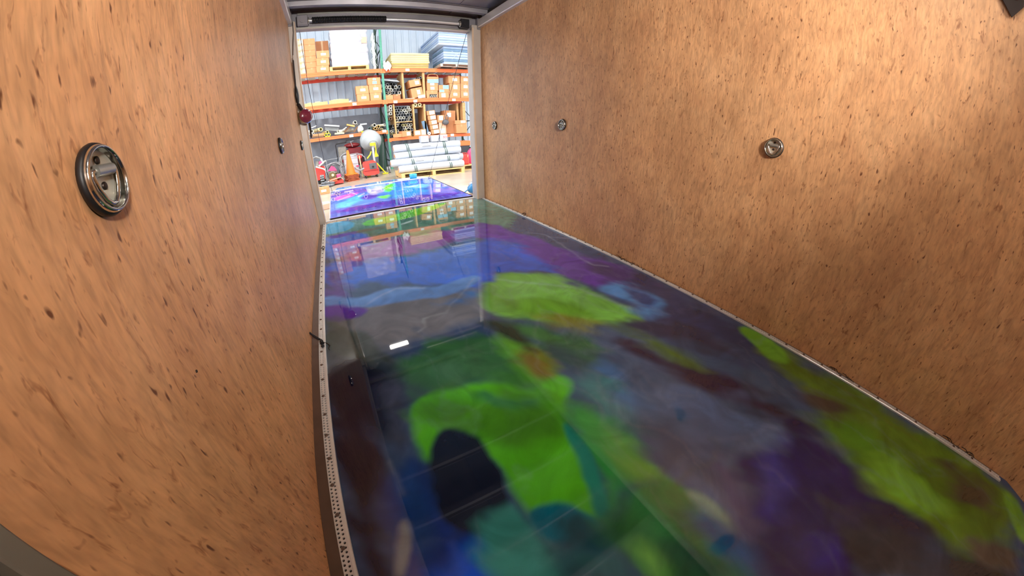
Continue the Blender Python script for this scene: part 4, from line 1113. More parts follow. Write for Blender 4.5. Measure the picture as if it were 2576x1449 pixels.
# ------------------------------------------------------------------ tubes
def tube_thing(x, z, y, L, r, kind, mat, lab, group, yaw=0.0, wall=.2, pitch=0.0):
    a = Vector((x, y, z)); b = a + Vector((math.sin(yaw) * L, math.cos(yaw) * L, math.sin(pitch) * L))
    mb = MB()
    if kind == 'round': mb.ring(a, b, r, r * (1 - wall), 14)
    else: mb.sqtube(a, b, r * 2, r * 2 * wall * .6, kind)
    o = mb.build('pipe' if kind == 'round' else 'square_tube', mat)
    if kind == 'round':
        MB().cyl(a.lerp(b, .35), a.lerp(b, .36), r * (1 - wall) * .99, n=14).build('core', 'tube_dark', o, org=None) if False else None
    return tag(o, lab, 'tube', group)
def pile(u0, u1, vtop, z0, y, r, lab, group, mats, kinds, seed, L=.9):
    """rows of tube ends resting on each other"""
    rnd = random.Random(seed)
    x0, x1 = at(u0, vtop, y).x, at(u1, vtop, y).x
    zt = at((u0 + u1) / 2, vtop, y).z
    row = 0; z = z0 + r; num = ['first', 'second', 'third', 'fourth', 'fifth', 'sixth', 'seventh', 'eighth', 'ninth', 'tenth', 'eleventh', 'twelfth']
    while z + r * .6 < zt:
        x = x0 + r + (r if row % 2 else 0); idx = 0
        while x + r <= x1 + .001:
            keep = rnd.random() < (1.0 if z + 2.6 * r < zt else .55)
            if keep:
                k = rnd.choice(kinds); kk = 'round' if k == 'round' else rnd.uniform(-.5, .5)
                rr = r * rnd.uniform(.80, .94)
                tube_thing(x, z, y + rnd.uniform(0, .12), L, rr, kk, rnd.choice(mats), lab + ', row ' + num[row] + ' from below, ' + num[idx] + ' from the left', group, rnd.uniform(-.05, .05), rnd.choice((.16, .22, .28))); idx += 1
            x += 2 * r
        z += r * 1.76; row += 1
GT = ['tube_grey', 'tube_grey', 'tube_dark', 'tube_white']
pile(967, 1010, 203, S2 + .17, YF + .06, .055, 'tube in the mixed second-shelf pile', 'tubes on the right second shelf', GT, ['sq', 'sq', 'round'], 3)
pile(993, 1037, 266, 1.122, YF + .08, .048, 'tube in the cubby shelf pile', 'upper pile of square tubes', ['tube_grey', 'tube_grey', 'tube_white'], ['sq', 'sq', 'sq', 'round'], 5)
pile(980, 1040, 303, S3R + .002, YF + .07, .050, 'tube in the lower shelf pile', 'lower pile of tubes', ['tube_grey', 'tube_grey', 'tube_white', 'tube_cream', 'tube_dark'], ['sq', 'round', 'round'], 8)
# four square tubes in a column by the post
x = at(982.5, 285, YF).x
for k in range(4):
    c = at(983, (299, 286, 276.5, 268.5)[k], YF + .04)
    tube_thing(c.x, c.z, YF + .04, .9, .045, 0.0, ['dark_wood', 'tube_white', 'tube_white', 'tube_white'][k], 'square tube in the column by the green post, ' + ['lowest and brown', 'second from the bottom', 'second from the top', 'topmost'][k], 'column of square tubes', wall=.3)
tag(MB().box(at(975, 300, YF).x + .02, at(988, 300, YF).x, YF + .05, YF + .9, S3R, S3R + .078, .003).build('spacer_board', 'wood'), 'flat board under the tubes by the green post on the lower right shelf', 'board') if False else None
# wooden trays under the upper tube pile
x0, x1 = at(968, 245, YF).x, at(990, 245, YF).x
carton((x0 + x1) / 2, YF + .03, S2, x1 - x0 - .01, .5, .15, 'low tan box under the tube pile, next to the green post', 'carton', card=False)
x2 = at(1009, 245, YF).x
carton((x1 + x2) / 2, YF + .03, S2, x2 - x1 - .01, .5, .16, 'low brown box under the tube pile, next to the divider', 'carton_dark', card=False)
p0, p1 = at(968, 206, YF), at(1008, 200, YF)
for k in range(3):
    o = MB().box(p0.x, p1.x - .03 * k, YF + .2, YF + 1.0, 2.50 + k * .018, 2.514 + k * .018, .002, rot=Matrix.Rotation(.12, 3, 'Y'), c=((p0.x + p1.x) / 2, YF + .6, 2.5)).build('metal_sheet', 'cart_grey')
    tag(o, 'grey metal sheet lying across the upper tube pile, ' + ['lowest', 'middle', 'top'][k], 'sheet', 'grey sheets over the tubes')
# tilted cartons between the dividers
xa, xb = at(1036, 220, YF).x, at(1064, 220, YF).x
carton((xa + xb) / 2 + .02, YF + .05, S2 + .004, .40, .7, .33, 'lower carton leaning to the left between the dividers', 'carton', lean=-.16, cards=[(.5, .78, .3, .75)])
carton((xa + xb) / 2 - .04, YF + .05, S2 + .375, .40, .7, .24, 'upper carton leaning to the left between the dividers', 'carton', lean=-.16, cards=[(.5, .85, .25, .75)])
for k, (u, v) in enumerate(((1053, 201), (1058.5, 199))):
    c = at(u, v, YF + .05)
    tube_thing(c.x, c.z + .045, YF + .04, .8, .040, 'round', 'tube_grey', 'dark pipe on the leaning cartons, ' + ['left one', 'right one'][k], 'two pipes on the cartons')
x = at(1033, 244, YF).x
tag(MB().box(x - .16, x + .14, YF - .0, YF + .25, S2, S2 + .012, .003).build('paper_stack', 'paper'), 'white paper lying below the leaning cartons', 'paper')
c = at(1061, 241, YF); tag(MB().box(c.x - .13, c.x + .12, YF - .012, YF + .03, S2 + .006, S2 + .11, .012, rot=Matrix.Rotation(-.12, 3, 'Y')).build('paper_packet', 'paper'), 'white packet in front of the leaning cartons', 'packet')
# carton columns on the right second shelf
G = 'cartons right of the dividers on the second shelf'
z = cpx(1073, 1102, 228, S2, YF + .02, 'open-fronted carton with black fittings, lowest of the first column', group=G, cards=[(.25, .9, .08, .5)], card_mat='tube_dark')
c = at(1085, 239, YF)
for k in range(4):
    p = at(1083 + 4.4 * k, 240, YF)
    tag(MB().tube([(p.x, YF + .012, S2 + .02), (p.x + .02, YF + .006, S2 + .07), (p.x + .05, YF + .012, S2 + .10)], .010, 6).build('hose_elbow', 'tube_white'), 'pale elbow piece inside the open-fronted carton, ' + ['first', 'second', 'third', 'fourth'][k] + ' from the left', 'fitting', 'elbows in the carton')
z = cpx(1074, 1102, 204, z, YF + .03, 'carton with white labels in the middle of the first column', group=G, cards=[(.28, .66, .55, .85), (.30, .66, .1, .4)])
xq0, xq1 = at(1076, 200, YF).x, at(1104, 200, YF).x
t = thing('open_carton', 'open-topped carton with torn flaps on the first column', 'box', ((xq0 + xq1) / 2, YF + .2, z))
MB().box(xq0, xq1, YF + .04, YF + .06, z, z + .15, .003).box(xq0, xq0 + .015, YF + .06, YF + .42, z, z + .15).box(xq1 - .015, xq1, YF + .06, YF + .42, z, z + .15).box(xq0, xq1, YF + .42, YF + .435, z, z + .15).box(xq0, xq1, YF + .06, YF + .42, z, z + .01).build('body', 'carton', t)
MB().tube([(xq0 + .02, YF + .05, z + .13), (xq0 + .03, YF + .06, z + .20), (xq0 + .14, YF + .08, z + .24), (xq1 - .10, YF + .08, z + .235), (xq1 - .03, YF + .06, z + .20), (xq1, YF + .05, z + .12)], .012, 6).build('torn_flap', 'carton', t)
MB().box(xq0 - .01, xq1 - .01, YF + .012, YF + .026, z - .07, z + .06, .004).build('blue_label', 'blue_paper', t)
z = cpx(1104, 1130, 232, S2, YF + .02, 'lower carton of the second column, with a white label', group=G, cards=[(.25, .65, .1, .8)])
z = cpx(1104, 1130, 214, z, YF + .03, 'upper carton of the second column, with a pale blue label', group=G, cards=[(.05, .5, .0, .35), (.4, .98, .45, .98)], card_mat='blue_paper')
z = cpx(1131, 1158, 229, S2, YF + .02, 'lowest carton of the third column', group=G, cards=[(.35, .72, .3, .7)])
z = cpx(1131, 1158, 210, z, YF + .02, 'middle carton of the third column', group=G, cards=[(.35, .72, .25, .75)])
z = cpx(1128, 1157, 191, z, YF + .01, 'topmost carton of the third column', group=G, d=.6, cards=[(.36, .76, .3, .68)])
z = S2
for k, vt in enumerate((227.5, 209.5, 192)):
    z = cpx(1159, 1183, vt, z, YF + .02, ['lowest', 'middle', 'topmost'][k] + ' carton of the fourth column beside the right jamb', group=G, cards=[(.30, .72, .3, .7)])
# two tape rolls on the small high shelf
for k, (u, v) in enumerate(((1045, 263.5), (1056, 262.5))):
    c = at(u, v, YF + .08)
    o = MB().ring((c.x, YF + .08, 1.602 + .065), (c.x, YF + .30, 1.602 + .065), .063, .034, 18).build('tape_roll', 'tube_cream')
    tag(o, 'cream tape roll on the small high shelf, ' + ['left one', 'right one'][k], 'tape roll', 'tape rolls')
# lower right shelf: cartons and clutter
x0 = at(1079, 330, YF).x
for k in range(5):
    w = .30; h = .165; lean = -.10
    carton(at(1092, 320, YF).x - .03 * k + .06, YF + .03, S3R + .012 + h * k * 1.01, w, .5, h - .006, 'small white-labelled carton in the leaning stack, ' + ORD2(5, k), 'carton', lean=lean, cards=[(.30, .92, .12, .88)], group='leaning stack of small cartons')
carton(at(1134, 320, YF).x, YF + .10, S3R, .42, .5, .95 - .12, 'big tan carton leaning at the back of the lower right shelf', 'carton_dark', cards=[(.25, .6, .72, .9)], lean=.04)
carton(at(1115, 335, YF).x, YF + .02, S3R, .26, .4, .42, 'white and tan bag-like carton beside the leaning stack', 'carton_pink', cards=[(.1, .8, .1, .5)])
carton(at(1112, 305, YF).x, YF + .04, S3R + .425, .30, .4, .26, 'carton with a white label above the pale bag carton', 'carton', cards=[(.2, .7, .3, .9)])
carton(at(1161, 325, YF - .1).x, YF - .12, S3R + .012, .42, .35, .32, 'orange tan carton standing forward at the right end of the lower shelf', 'carton', cards=[(.05, .4, .1, .3)], card=False)
carton(at(1160, 318, YF - .1).x, YF - .10, S3R + .335, .45, .33, .14, 'flat carton with a white slip on top of the orange tan carton', 'carton', cards=[(.5, .9, .3, .9)])
t = thing('cloth_bag', 'grey cloth bag with looped handles among the lower cartons', 'bag', (at(1120, 312, YF).x, YF + .03, S3R + .42))
bx = at(1121, 312, YF - .03).x
MB().tube([(bx, YF - .03, 1.08), (bx + .02, YF - .03, 1.20), (bx + .06, YF - .03, 1.28), (bx + .11, YF - .03, 1.22), (bx + .10, YF - .03, 1.10)], .028, 8, flat=.5).build('handle', 'panel_grey', t)
MB().sphere((bx + .01, YF - .02, 1.02), .13, .05, .10, 14, 8).build('pouch', 'panel_grey', t)
carton(at(1051, 335, YF).x, YF + .01, S3R, .26, .35, .20, 'small carton with a white slip at the foot of the divider', 'carton', cards=[(.15, .85, .2, .85)])
carton(at(1066, 333, YF).x, YF + .02, S3R, .19, .35, .22, 'small pale carton right of the divider foot', 'carton_pink', cards=[(.15, .85, .2, .85)])
carton(at(1052, 318, YF).x, YF + .06, S3R + .205, .34, .45, .16, 'tipped carton with flaps over the small carton', 'carton', lean=.35, card=False) if False else None
carton(at(1020, 334, YF - .05).x, YF - .06, S3R + .004, .36, .3, .20, 'torn flat carton lying on the front edge of the tube pile shelf', 'carton', yaw=.3, cards=[(.5, .9, .2, .8)])
carton(at(1003, 338, YF - .05).x, YF - .05, S3R + .004, .32, .3, .12, 'crushed low carton next to the green post foot', 'carton', yaw=-.2, card=False)
c = at(1075, 325, YF + .02)
tag(MB().box(c.x - .08, c.x + .08, YF + .05, YF + .12, S3R + .022, S3R + .52, .012, rot=Matrix.Rotation(-.22, 3, 'Y'), c=(c.x, YF + .08, S3R + .05)).build('blue_packet', 'foam_blue_dark'), 'blue grey packet leaning left of the small cartons', 'packet')
c = at(1080, 336, YF)
tag(MB().ring((c.x, YF - .01, S3R + .06), (c.x, YF + .14, S3R + .06), .058, .022, 16).build('paper_roll', 'paper'), 'white paper roll with a dark core at the front of the lower shelf', 'roll')
# orange channel and black tub at the right end
x0, x1 = at(1156, 360, 7.9).x, at(1182, 360, 7.9).x
zc0, zc1 = at(1168, 366.5, 7.9).z, at(1168, 354.5, 7.9).z
t = thing('storage_tub', 'dark tub with an orange lid on the floor right of the rolls', 'tub', ((x0 + x1) / 2, 8.0, ZG))
MB().prism([(x0 + .03, 7.92, ZG), (x1 - .03, 7.92, ZG), (x1, 7.92, zc0), (x0, 7.92, zc0)], (0, .34, 0)).build('body', 'bucket_dark', t)
MB().box(x0 - .02, x1 + .02, 7.90, 8.28, zc0, zc1, .008).build('lid', 'orange_beam', t)
# shelf three, left: pipes and scrap
Y3 = YF + .03
def single(u, v, rpx, mat, lab, kind='round', L=.8, wall=.22, yaw=0.0, y=Y3, base=S3):
    c = at(u, v, y); r = rpx * 11.5 / 905
    z = max(c.z, base + r * 1.02)
    tube_thing(c.x, z, y, L, r, kind, mat, lab, 'pipes on the left third shelf', yaw, wall)
single(785.5, 330, 4.2, 'tube_white', 'white pipe nearest the left jamb on the third shelf', yaw=-.35)
single(788.5, 335.5, 2.6, 'tube_white', 'thin white pipe nearest the left jamb on the third shelf', yaw=-.35)
single(807.5, 325.5, 4.8, 'tube_cream', 'thick cream pipe left of the yellow crate', yaw=-.3)
single(824, 332, 3.8, 'tube_cream', 'cream pipe above the yellow crate', yaw=-.2)
single(893.5, 308, 4.6, 'tube_white', 'white pipe lying highest on the scrap heap')
single(899, 312.5, 1.7, 'tube_white', 'thin pipe beside the highest pipe')
single(930.5, 324.5, 4.5, 'tube_teal', 'teal pipe left of the tan pipes', yaw=.15, wall=.16)
single(942.5, 315, 4.5, 'tube_white', 'white pipe above the teal pipe')
single(952.5, 318.5, 4.2, 'tube_tan', 'tan pipe, upper one near the green post')
single(944.5, 323.5, 4.0, 'tube_tan', 'tan pipe, lower one near the green post')
single(952.5, 326, 2.1, 'tube_tan', 'thin tan pipe near the green post')
single(967.5, 314.5, 3.4, 'tube_white', 'white pipe touching the green post', yaw=-.4)
single(961, 325, 3.0, 'tube_cream', 'cream pipe low beside the green post')
single(851, 331, 4.2, 'tube_white', 'white pipe lying aslant before the wood scraps', yaw=.7)
t = thing('yellow_crate', 'small yellow plastic crate on the left third shelf', 'crate', (at(825, 340, YF).x, YF, S3))
x0, x1 = at(816, 340, YF).x, at(832, 340, YF).x
MB().box(x0, x1, YF - .015, YF, S3, S3 + .03).box(x0, x1, YF - .015, YF, S3 + .09, S3 + .115).box(x0, x0 + .02, YF - .015, YF, S3, S3 + .115).box(x1 - .02, x1, YF - .015, YF, S3, S3 + .115).box(x0 + .085, x0 + .105, YF - .015, YF, S3, S3 + .115).build('front_grid', 'yellow_frame', t)
MB().box(x0, x1, YF, YF + .25, S3, S3 + .012).box(x0, x0 + .012, YF, YF + .25, S3, S3 + .11).box(x1 - .012, x1, YF, YF + .25, S3, S3 + .11).build('tray', 'yellow_frame', t)
def scrap(u0, v0, u1, v1, w, th, y, mat, lab):
    a, b = at(u0, v0, y), at(u1, v1, y)
    a.z = max(a.z, S3 + w * .6); b.z = max(b.z, S3 + w * .6)
    d = (b - a); L = d.length; ang = math.atan2(d.z, d.x); c = (a + b) / 2
    o = MB().box(c.x - L / 2, c.x + L / 2, y - th / 2, y + th / 2, c.z - w / 2, c.z + w / 2, .003, rot=Matrix.Rotation(-ang, 3, 'Y')).build('offcut', mat)
    tag(o, lab, 'offcut', 'offcuts on the left third shelf')
scrap(816, 315, 854, 317.5, .05, .10, YF + .5, 'cart_grey', 'long grey metal channel at the back of the third shelf')
scrap(818, 323, 852, 326, .12, .10, YF + .6, 'hose_grey', 'wide grey metal piece at the back of the third shelf')
scrap(783, 322, 797, 316, .03, .06, YF + .4, 'cart_grey', 'grey angle bar leaning behind the left pipes')
scrap(788, 342, 818, 338, .09, .4, YF + .25, 'carton', 'flat tan offcut beneath the left pipes')
scrap(785, 345, 815, 343, .05, .3, YF + .12, 'dark_wood', 'brown board at the front left of the third shelf')
scrap(866, 333, 880, 318, .05, .08, YF + .15, 'dark_wood', 'brown wood offcut leaning in the scrap heap')
scrap(872, 314, 892, 318, .05, .3, YF + .2, 'foam_tan', 'curved tan offcut on top of the scrap heap')
scrap(858, 330, 872, 320, .03, .05, YF + .08, 'tube_white', 'white strip leaning on the scrap heap')
scrap(890, 333, 900, 319, .04, .08, YF + .12, 'dark_wood', 'brown stick right of the scrap heap')
scrap(842, 337, 866, 335, .05, .35, YF + .12, 'tube_cream', 'pale flat offcut at the foot of the scrap heap')
scrap(905, 314, 922, 312, .05, .3, YF + .45, 'cart_grey', 'grey plate behind the plastic bag')
mb = MB().sphere((at(907, 325, YF).x, YF + .14, S3 + .125), .11, .10, .12, 14, 10)
for i, v in enumerate(mb.v): v += Vector((.012 * math.sin(i * 3.7), .01 * math.cos(i * 2.3), .012 * math.sin(i * 5.1)))
tag(mb.build('plastic_bag', 'clear_film'), 'grey plastic bag on the third shelf right of the wood scraps', 'bag')
c = at(913, 329, YF); tag(MB().box(c.x - .05, c.x + .05, YF - .01, YF + .06, S3, S3 + .045, .006).build('yellow_block', 'yellow_frame'), 'small yellow block in front of the plastic bag', 'block')
# ------------------------------------------------------------------ white rolls on their pallet
x0, x1 = at(1003, 440, 5.5).x, at(1165, 434, 5.5).x
PT = ZG + .15
pallet('pallet', x0 + .05, x1 - .02, 5.32, 6.30, ZG, .15, 'pine pallet under the bundle of white rolls on the floor')
ROLL = {}
def roll(key, y, z, ua, ub, va, vb, r, lab, za=None, zb=None, bands=False, txt=None):
    a, b = at(ua, va, y), at(ub, vb, y)
    a.z = z if za is None else za; b.z = z if zb is None else zb
    t = thing('wrapped_roll', lab, 'roll', (a + b) / 2 - Vector((0, 0, r)), 'white rolls on the pallet')
    d = (b - a).normalized()
    mb = MB(); n = 26; N = 24; vs, fs = [], []
    fx, X, Yv = mb.frame(a, b)
    for i in range(N + 1):
        rr = r * (1 + .012 * math.sin(i * 2.3 + y * 9)) * (.90 if i in (0, N) else 1)
        for k in range(n):
            tt = 2 * math.pi * k / n
            w = 1 + .012 * math.sin(3 * tt + i * .7)
            vs.append(a.lerp(b, i / N) + (X * math.cos(tt) + Yv * math.sin(tt)) * rr * w)
    fs = [(i * n + k, i * n + (k + 1) % n, (i + 1) * n + (k + 1) % n, (i + 1) * n + k) for i in range(N) for k in range(n)]
    mb.add(vs, fs, True); mb.add(vs, [tuple(range(n - 1, -1, -1)), tuple(N * n + k for k in range(n))])
    body = mb.build('film_sleeve', 'roll_white', t)
    MB().ring(a - d * .006, a + d * .02, r * .45, r * .30, 16).build('core', 'carton', t)
    MB().ring(b - d * .02, b + d * .006, r * .45, r * .30, 16).build('core', 'carton', t)
    if txt:
        c = a.lerp(b, txt); nn = Vector((0, -math.cos(.25), math.sin(.25)))
        o = c + nn * (r * 1.03); up = Vector((0, math.sin(.25), math.cos(.25)))
        text_mesh('brand_print', 'WCrest', r * .52, 'print_grey', t, o + up * r * .22, d, up)
        w = r * 1.15
        c2 = o - up * r * .22
        MB().prism([c2 - d * w - up * r * .06, c2 + d * w - up * r * .06, c2 + d * w + up * r * .06, c2 - d * w + up * r * .06], nn * .0012).build('print_bar', 'print_grey', t)
    ROLL[key] = (a, b, r)
    return t
r = .098
roll('a', 5.46, PT + r + .004, 1003, 1166, 424, 418, r, 'white roll at the front of the bottom row, tied near its right end')
roll('b', 5.68, PT + r + .004, 1006, 1162, 420, 414, r, 'white roll in the bottom row behind the front one')
roll('c', 5.90, PT + r + .004, 1006, 1162, 420, 414, r, 'white roll in the bottom row, third from the front')
roll('d', 6.12, PT + r + .004, 1006, 1162, 420, 414, r, 'white roll in the bottom row at the back')
z2 = PT + r + .004 + r * 1.76
roll('e', 5.56, z2, 983, 1154, 412, 402, r, 'white roll with grey print jutting out furthest left, second row', txt=.40)
roll('f', 5.79, z2, 1000, 1163, 400, 393, r, 'white roll in the second row whose end shows above the front row at right')
roll('g', 6.01, z2, 1000, 1158, 400, 390, r, 'white roll at the back of the second row')
z3 = z2 + r * 1.76
roll('h', 5.66, z3, 994, 1158, 396, 382, r * .97, 'white roll lying slightly aslant across the third row', za=z3 - .004, zb=z3 + .035)
roll('i', 5.90, z3, 992, 1150, 396, 384, r * .95, 'white roll at the back of the third row')
z4 = z3 + r * 1.98
roll('j', 5.74, z4, 990, 1156, 378, 367, r * 1.06, 'topmost white roll with grey print', txt=.47)
ztop = z4 + r * 1.06
# straps around the bundle
def strap(u, lab, tilt):
    xx = at(u, 400, 5.5).x
    t = thing('bundle_strap', lab, 'strap', (xx, 5.42, PT), 'straps around the rolls')
    stack = [(5.46, PT + r + .004, r), (5.56, z2, r), (5.66, z3 + .01, r * .97), (5.74, z4, r * 1.06)]
    for s in (-.024, .024):
        q = []
        for i, (yy, zz, ra) in enumerate(stack):
            for ph in ((-70, -35, 0, 35) if i < 3 else (-30, 0, 35, 65, 95, 130)):
                f = (i * 4 + (ph + 70) / 35) / 18
                q.append((xx + s - tilt * f, yy - math.cos(math.radians(ph)) * (ra * 1.03 + .009), zz + math.sin(math.radians(ph)) * (ra * 1.03 + .009)))
        MB().tube(q, .011, 5).build('band', 'strap_green', t)
strap(1043, 'grey green double strap around the left half of the rolls', .16)
strap(1131, 'grey green strap around the right half of the rolls', .10)
# three white boxes on the top roll
def white_box(u0, u1, v0, lab, txt=None):
    y = 5.66
    x0, x1 = at(u0, 350, y).x, at(u1, 350, y).x
    zt = at((u0 + u1) / 2, v0, y).z
    t = thing('white_box', lab, 'box', ((x0 + x1) / 2, y + .09, ztop), 'white boxes on the rolls')
    b = MB().box(x0, x1, y, y + .19, ztop + .003, zt, .006)
    b.build('body', 'roll_white', t)
    MB().box(x0 + .005, x1 - .005, y - .001, y, ztop + (zt - ztop) * .86, ztop + (zt - ztop) * .87).box(x0, x0 + .004, y - .001, y, ztop + .01, zt - .01).build('seam', 'hose_grey', t)
    if txt: text_mesh('red_print', txt, .085, 'print_red', t, ((x0 + x1) / 2 + .04, y - .002, ztop + (zt - ztop) * .60), (1, 0, 0), (0, 0, 1))
white_box(1058.5, 1079, 342, 'plain white box on the left of the three on the rolls')
white_box(1085, 1105, 341, 'plain white box in the middle of the three on the rolls')
white_box(1107, 1126, 339, 'white box with red letters on the right of the three', '3CI')
# red can and its neighbours
Y = 5.9
c0, c1 = at(1164, 425, Y), at(1180, 388, Y)
t = thing('fuel_can', 'upright red plastic can right of the rolls', 'can', ((c0.x + c1.x) / 2, Y + .1, PT))
MB().box(c0.x, c1.x + .01, Y, Y + .2, PT, c1.z, .03).build('body', 'red_plastic', t)
MB().tube([(c0.x + .03, Y + .1, c1.z - .01), (c0.x + .05, Y + .1, c1.z + .035), (c1.x - .05, Y + .1, c1.z + .035), (c1.x - .02, Y + .1, c1.z - .01)], .014, 7).build('handle', 'red_plastic', t)
MB().cyl((c1.x - .05, Y - .004, PT + .22), (c1.x - .045, Y - .004, PT + .30), .006, n=6).build('white_mark', 'paper', t)
c = at(1186, 395, 6.1)
t = thing('pink_canister', 'pink red canister half hidden by the right jamb', 'can', (c.x, 6.1, PT))
MB().lathe([(.0001, 0), (.10, 0), (.105, .02), (.105, .36), (.06, .42), (.03, .43), (.03, .47), (.0001, .47)], (c.x, 6.15, PT), n=20).build('body', 'pink_plastic', t)
MB().cyl((c.x, 6.15, PT + .47), (c.x, 6.15, PT + .50), .035, n=12).build('cap', 'black_rubber', t)
pallet('pallet', at(1168, 433, 5.75).x - .05, at(1168, 433, 5.75).x + 1.0, 5.78, 6.6, ZG, .15, 'small pine pallet under the red can')
# floor clutter by the ramp on the right
p = onz(1150, 480, ZG)
tag(MB().box(p.x - .25, p.x + 1.1, p.y - .6, p.y + .45, ZG + .001, ZG + .008).build('cardboard_sheet', 'carton_pink'), 'flat sheet of cardboard on the floor right of the ramp', 'cardboard')
p = onz(1188, 482, ZG + .06)
t = thing('blue_scoop', 'blue plastic scoop lying right of the ramp by the jamb', 'scoop', (p.x, p.y, ZG + .009))
MB().lathe([(.002, 0), (.07, .05), (.10, .14), (.095, .15), (.06, .06), (.002, .02)], (p.x - .10, p.y, ZG + .10), (1, .2, .1), 16).build('bowl', 'blue_plastic', t)
MB().tube([(p.x - .10, p.y, ZG + .10), (p.x - .2, p.y - .02, ZG + .05), (p.x - .27, p.y - .03, ZG + .022)], .012, 7).build('handle', 'blue_plastic', t)
p = onz(1189, 467, ZG + .03)
tag(MB().sphere((p.x, p.y, ZG + .055), .10, .07, .06, 12, 8).box(p.x - .03, p.x + .03, p.y - .02, p.y + .02, ZG + .09, ZG + .13, .01).build('tape_dispenser', 'hose_grey'), 'small grey lump on the floor beside the right jamb', 'tool')

# ------------------------------------------------------------------ equipment on the floor at the left
# stacked cones
cp = at(884, 440, 6.6); ct = at(877, 378, 6.6)
NB = 6; pit = .036
for k in range(NB):
    z = ZG + pit * k
    t = thing('traffic_cone', ('orange traffic cone standing on top of the cone stack' if k == NB - 1 else ORD2(NB, k) + ' nested traffic cone under the orange one, only its base showing'), 'cone', (cp.x, 6.6, z), 'stack of traffic cones')
    top = k == NB - 1
    s = .175
    b = MB(); rz = Matrix.Rotation(.25 + .12 * math.sin(k * 2.3), 3, 'Z')
    ring = []
    for zz in (z + .001, z + .022):
        for q in range(16):
            an = 2 * math.pi * q / 16; m_ = max(abs(math.cos(an)), abs(math.sin(an)))
            v_ = rz @ Vector((s * math.cos(an) / m_, s * math.sin(an) / m_, 0)); ring.append((cp.x + v_.x, 6.6 + v_.y, zz))
        for q in range(16):
            an = 2 * math.pi * q / 16; v_ = rz @ Vector((.139 * math.cos(an), .139 * math.sin(an), 0)); ring.append((cp.x + v_.x, 6.6 + v_.y, zz))
    fs = []
    for q in range(16):
        p_ = (q + 1) % 16
        fs += [(q, p_, 16 + p_, 16 + q), (32 + q, 48 + q, 48 + p_, 32 + p_), (q, 32 + q, 32 + p_, p_), (16 + q, 16 + p_, 48 + p_, 48 + q)]
    b.add(ring, fs).build('base', 'cone_orange' if top else 'cone_base', t)
    H = ct.z - (ZG + pit * (NB - 1))
    b = MB().lathe([(.135, .022), (.128, .05), (.03, H * .985), (.026, H), (.020, H), (.020, H * .9)], (cp.x, 6.6, z), (0.0, 0, 1), 26)
    b.build('cone', 'cone_orange' if top else 'cone_base', t)
# red vacuum
x0, x1 = at(916, 440, 6.6).x, at(956, 440, 6.6).x; zt = at(935, 405, 6.6).z
t = thing('red_vacuum', 'red wheeled shop vacuum in front of the cement mixer', 'vacuum', ((x0 + x1) / 2, 6.75, ZG))
prof = [(x0 + .04, ZG + .07), (x1 - .06, ZG + .07), (x1 - .0, ZG + .12), (x1 - .01, ZG + .22), (x1 - .03, ZG + .30), (x1 - .02, zt - .18), (x1 - .06, zt - .04), (x1 - .12, zt), (x0 + .05, zt - .02), (x0 + .015, zt - .08), (x0 + .02, ZG + .25), (x0 - .01, ZG + .14)]
MB().prism([(x, 6.6, z) for x, z in prof], (0, .32, 0)).build('body', 'red_plastic', t)
pn = MB().box(x0 + .19, x1 - .06, 6.585, 6.60, zt - .24, zt - .06, .008).build('control_panel', 'panel_grey', t)
MB().cyl((x0 + .29, 6.585, zt - .17), (x0 + .29, 6.565, zt - .17), .028, n=14).build('knob', 'black_rubber', pn)
MB().box(x0 + .02, x1 - .02, 6.59, 6.60, ZG + .20, ZG + .215).build('seam', 'dark_red', t)
for x in (x0 + .06, x1 - .08):
    for y in (6.62, 6.88): MB().cyl((x - .02, y, ZG + .045), (x + .02, y, ZG + .045), .045, n=14).build('wheel', 'tyre', t)
MB().tube([(x0 + .03, 6.62, ZG + .30), (x0 - .08, 6.58, ZG + .26), (x0 - .16, 6.60, ZG + .30), (x0 - .22, 6.66, ZG + .36)], .026, 9).build('suction_hose', 'hose_grey', t)
# cement mixer
Y = 7.35
c = at(934, 357, Y); R = at(961, 357, Y).x - c.x
t = thing('cement_mixer', 'grey cement mixer drum tipped up on a yellow frame', 'cement mixer', (c.x, Y, ZG))
ax = Vector((-.12, .80, .55)).normalized()
o = c - ax * R * .55
MB().lathe([(.001, -.02), (R * .34, -.02), (R * .36, .01), (R * .62, .04), (R * .64, .06), (R * .88, R * .28), (R * .985, R * .55), (R * 1.0, R * .80), (R * .95, R * 1.05), (R * .70, R * 1.6), (R * .55, R * 1.75), (R * .52, R * 1.70), (R * .66, R * 1.5), (R * .9, R * 1.0)], o, ax, 40).build('drum', 'mixer_grey', t)
MB().lathe([(R * .45, .012), (R * .47, .0), (R * .50, .012)], o, ax, 40).lathe([(R * 1.0, R * .66), (R * 1.02, R * .69), (R * 1.0, R * .72)], o, ax, 40).build('drum_rib', 'mixer_grey', t)
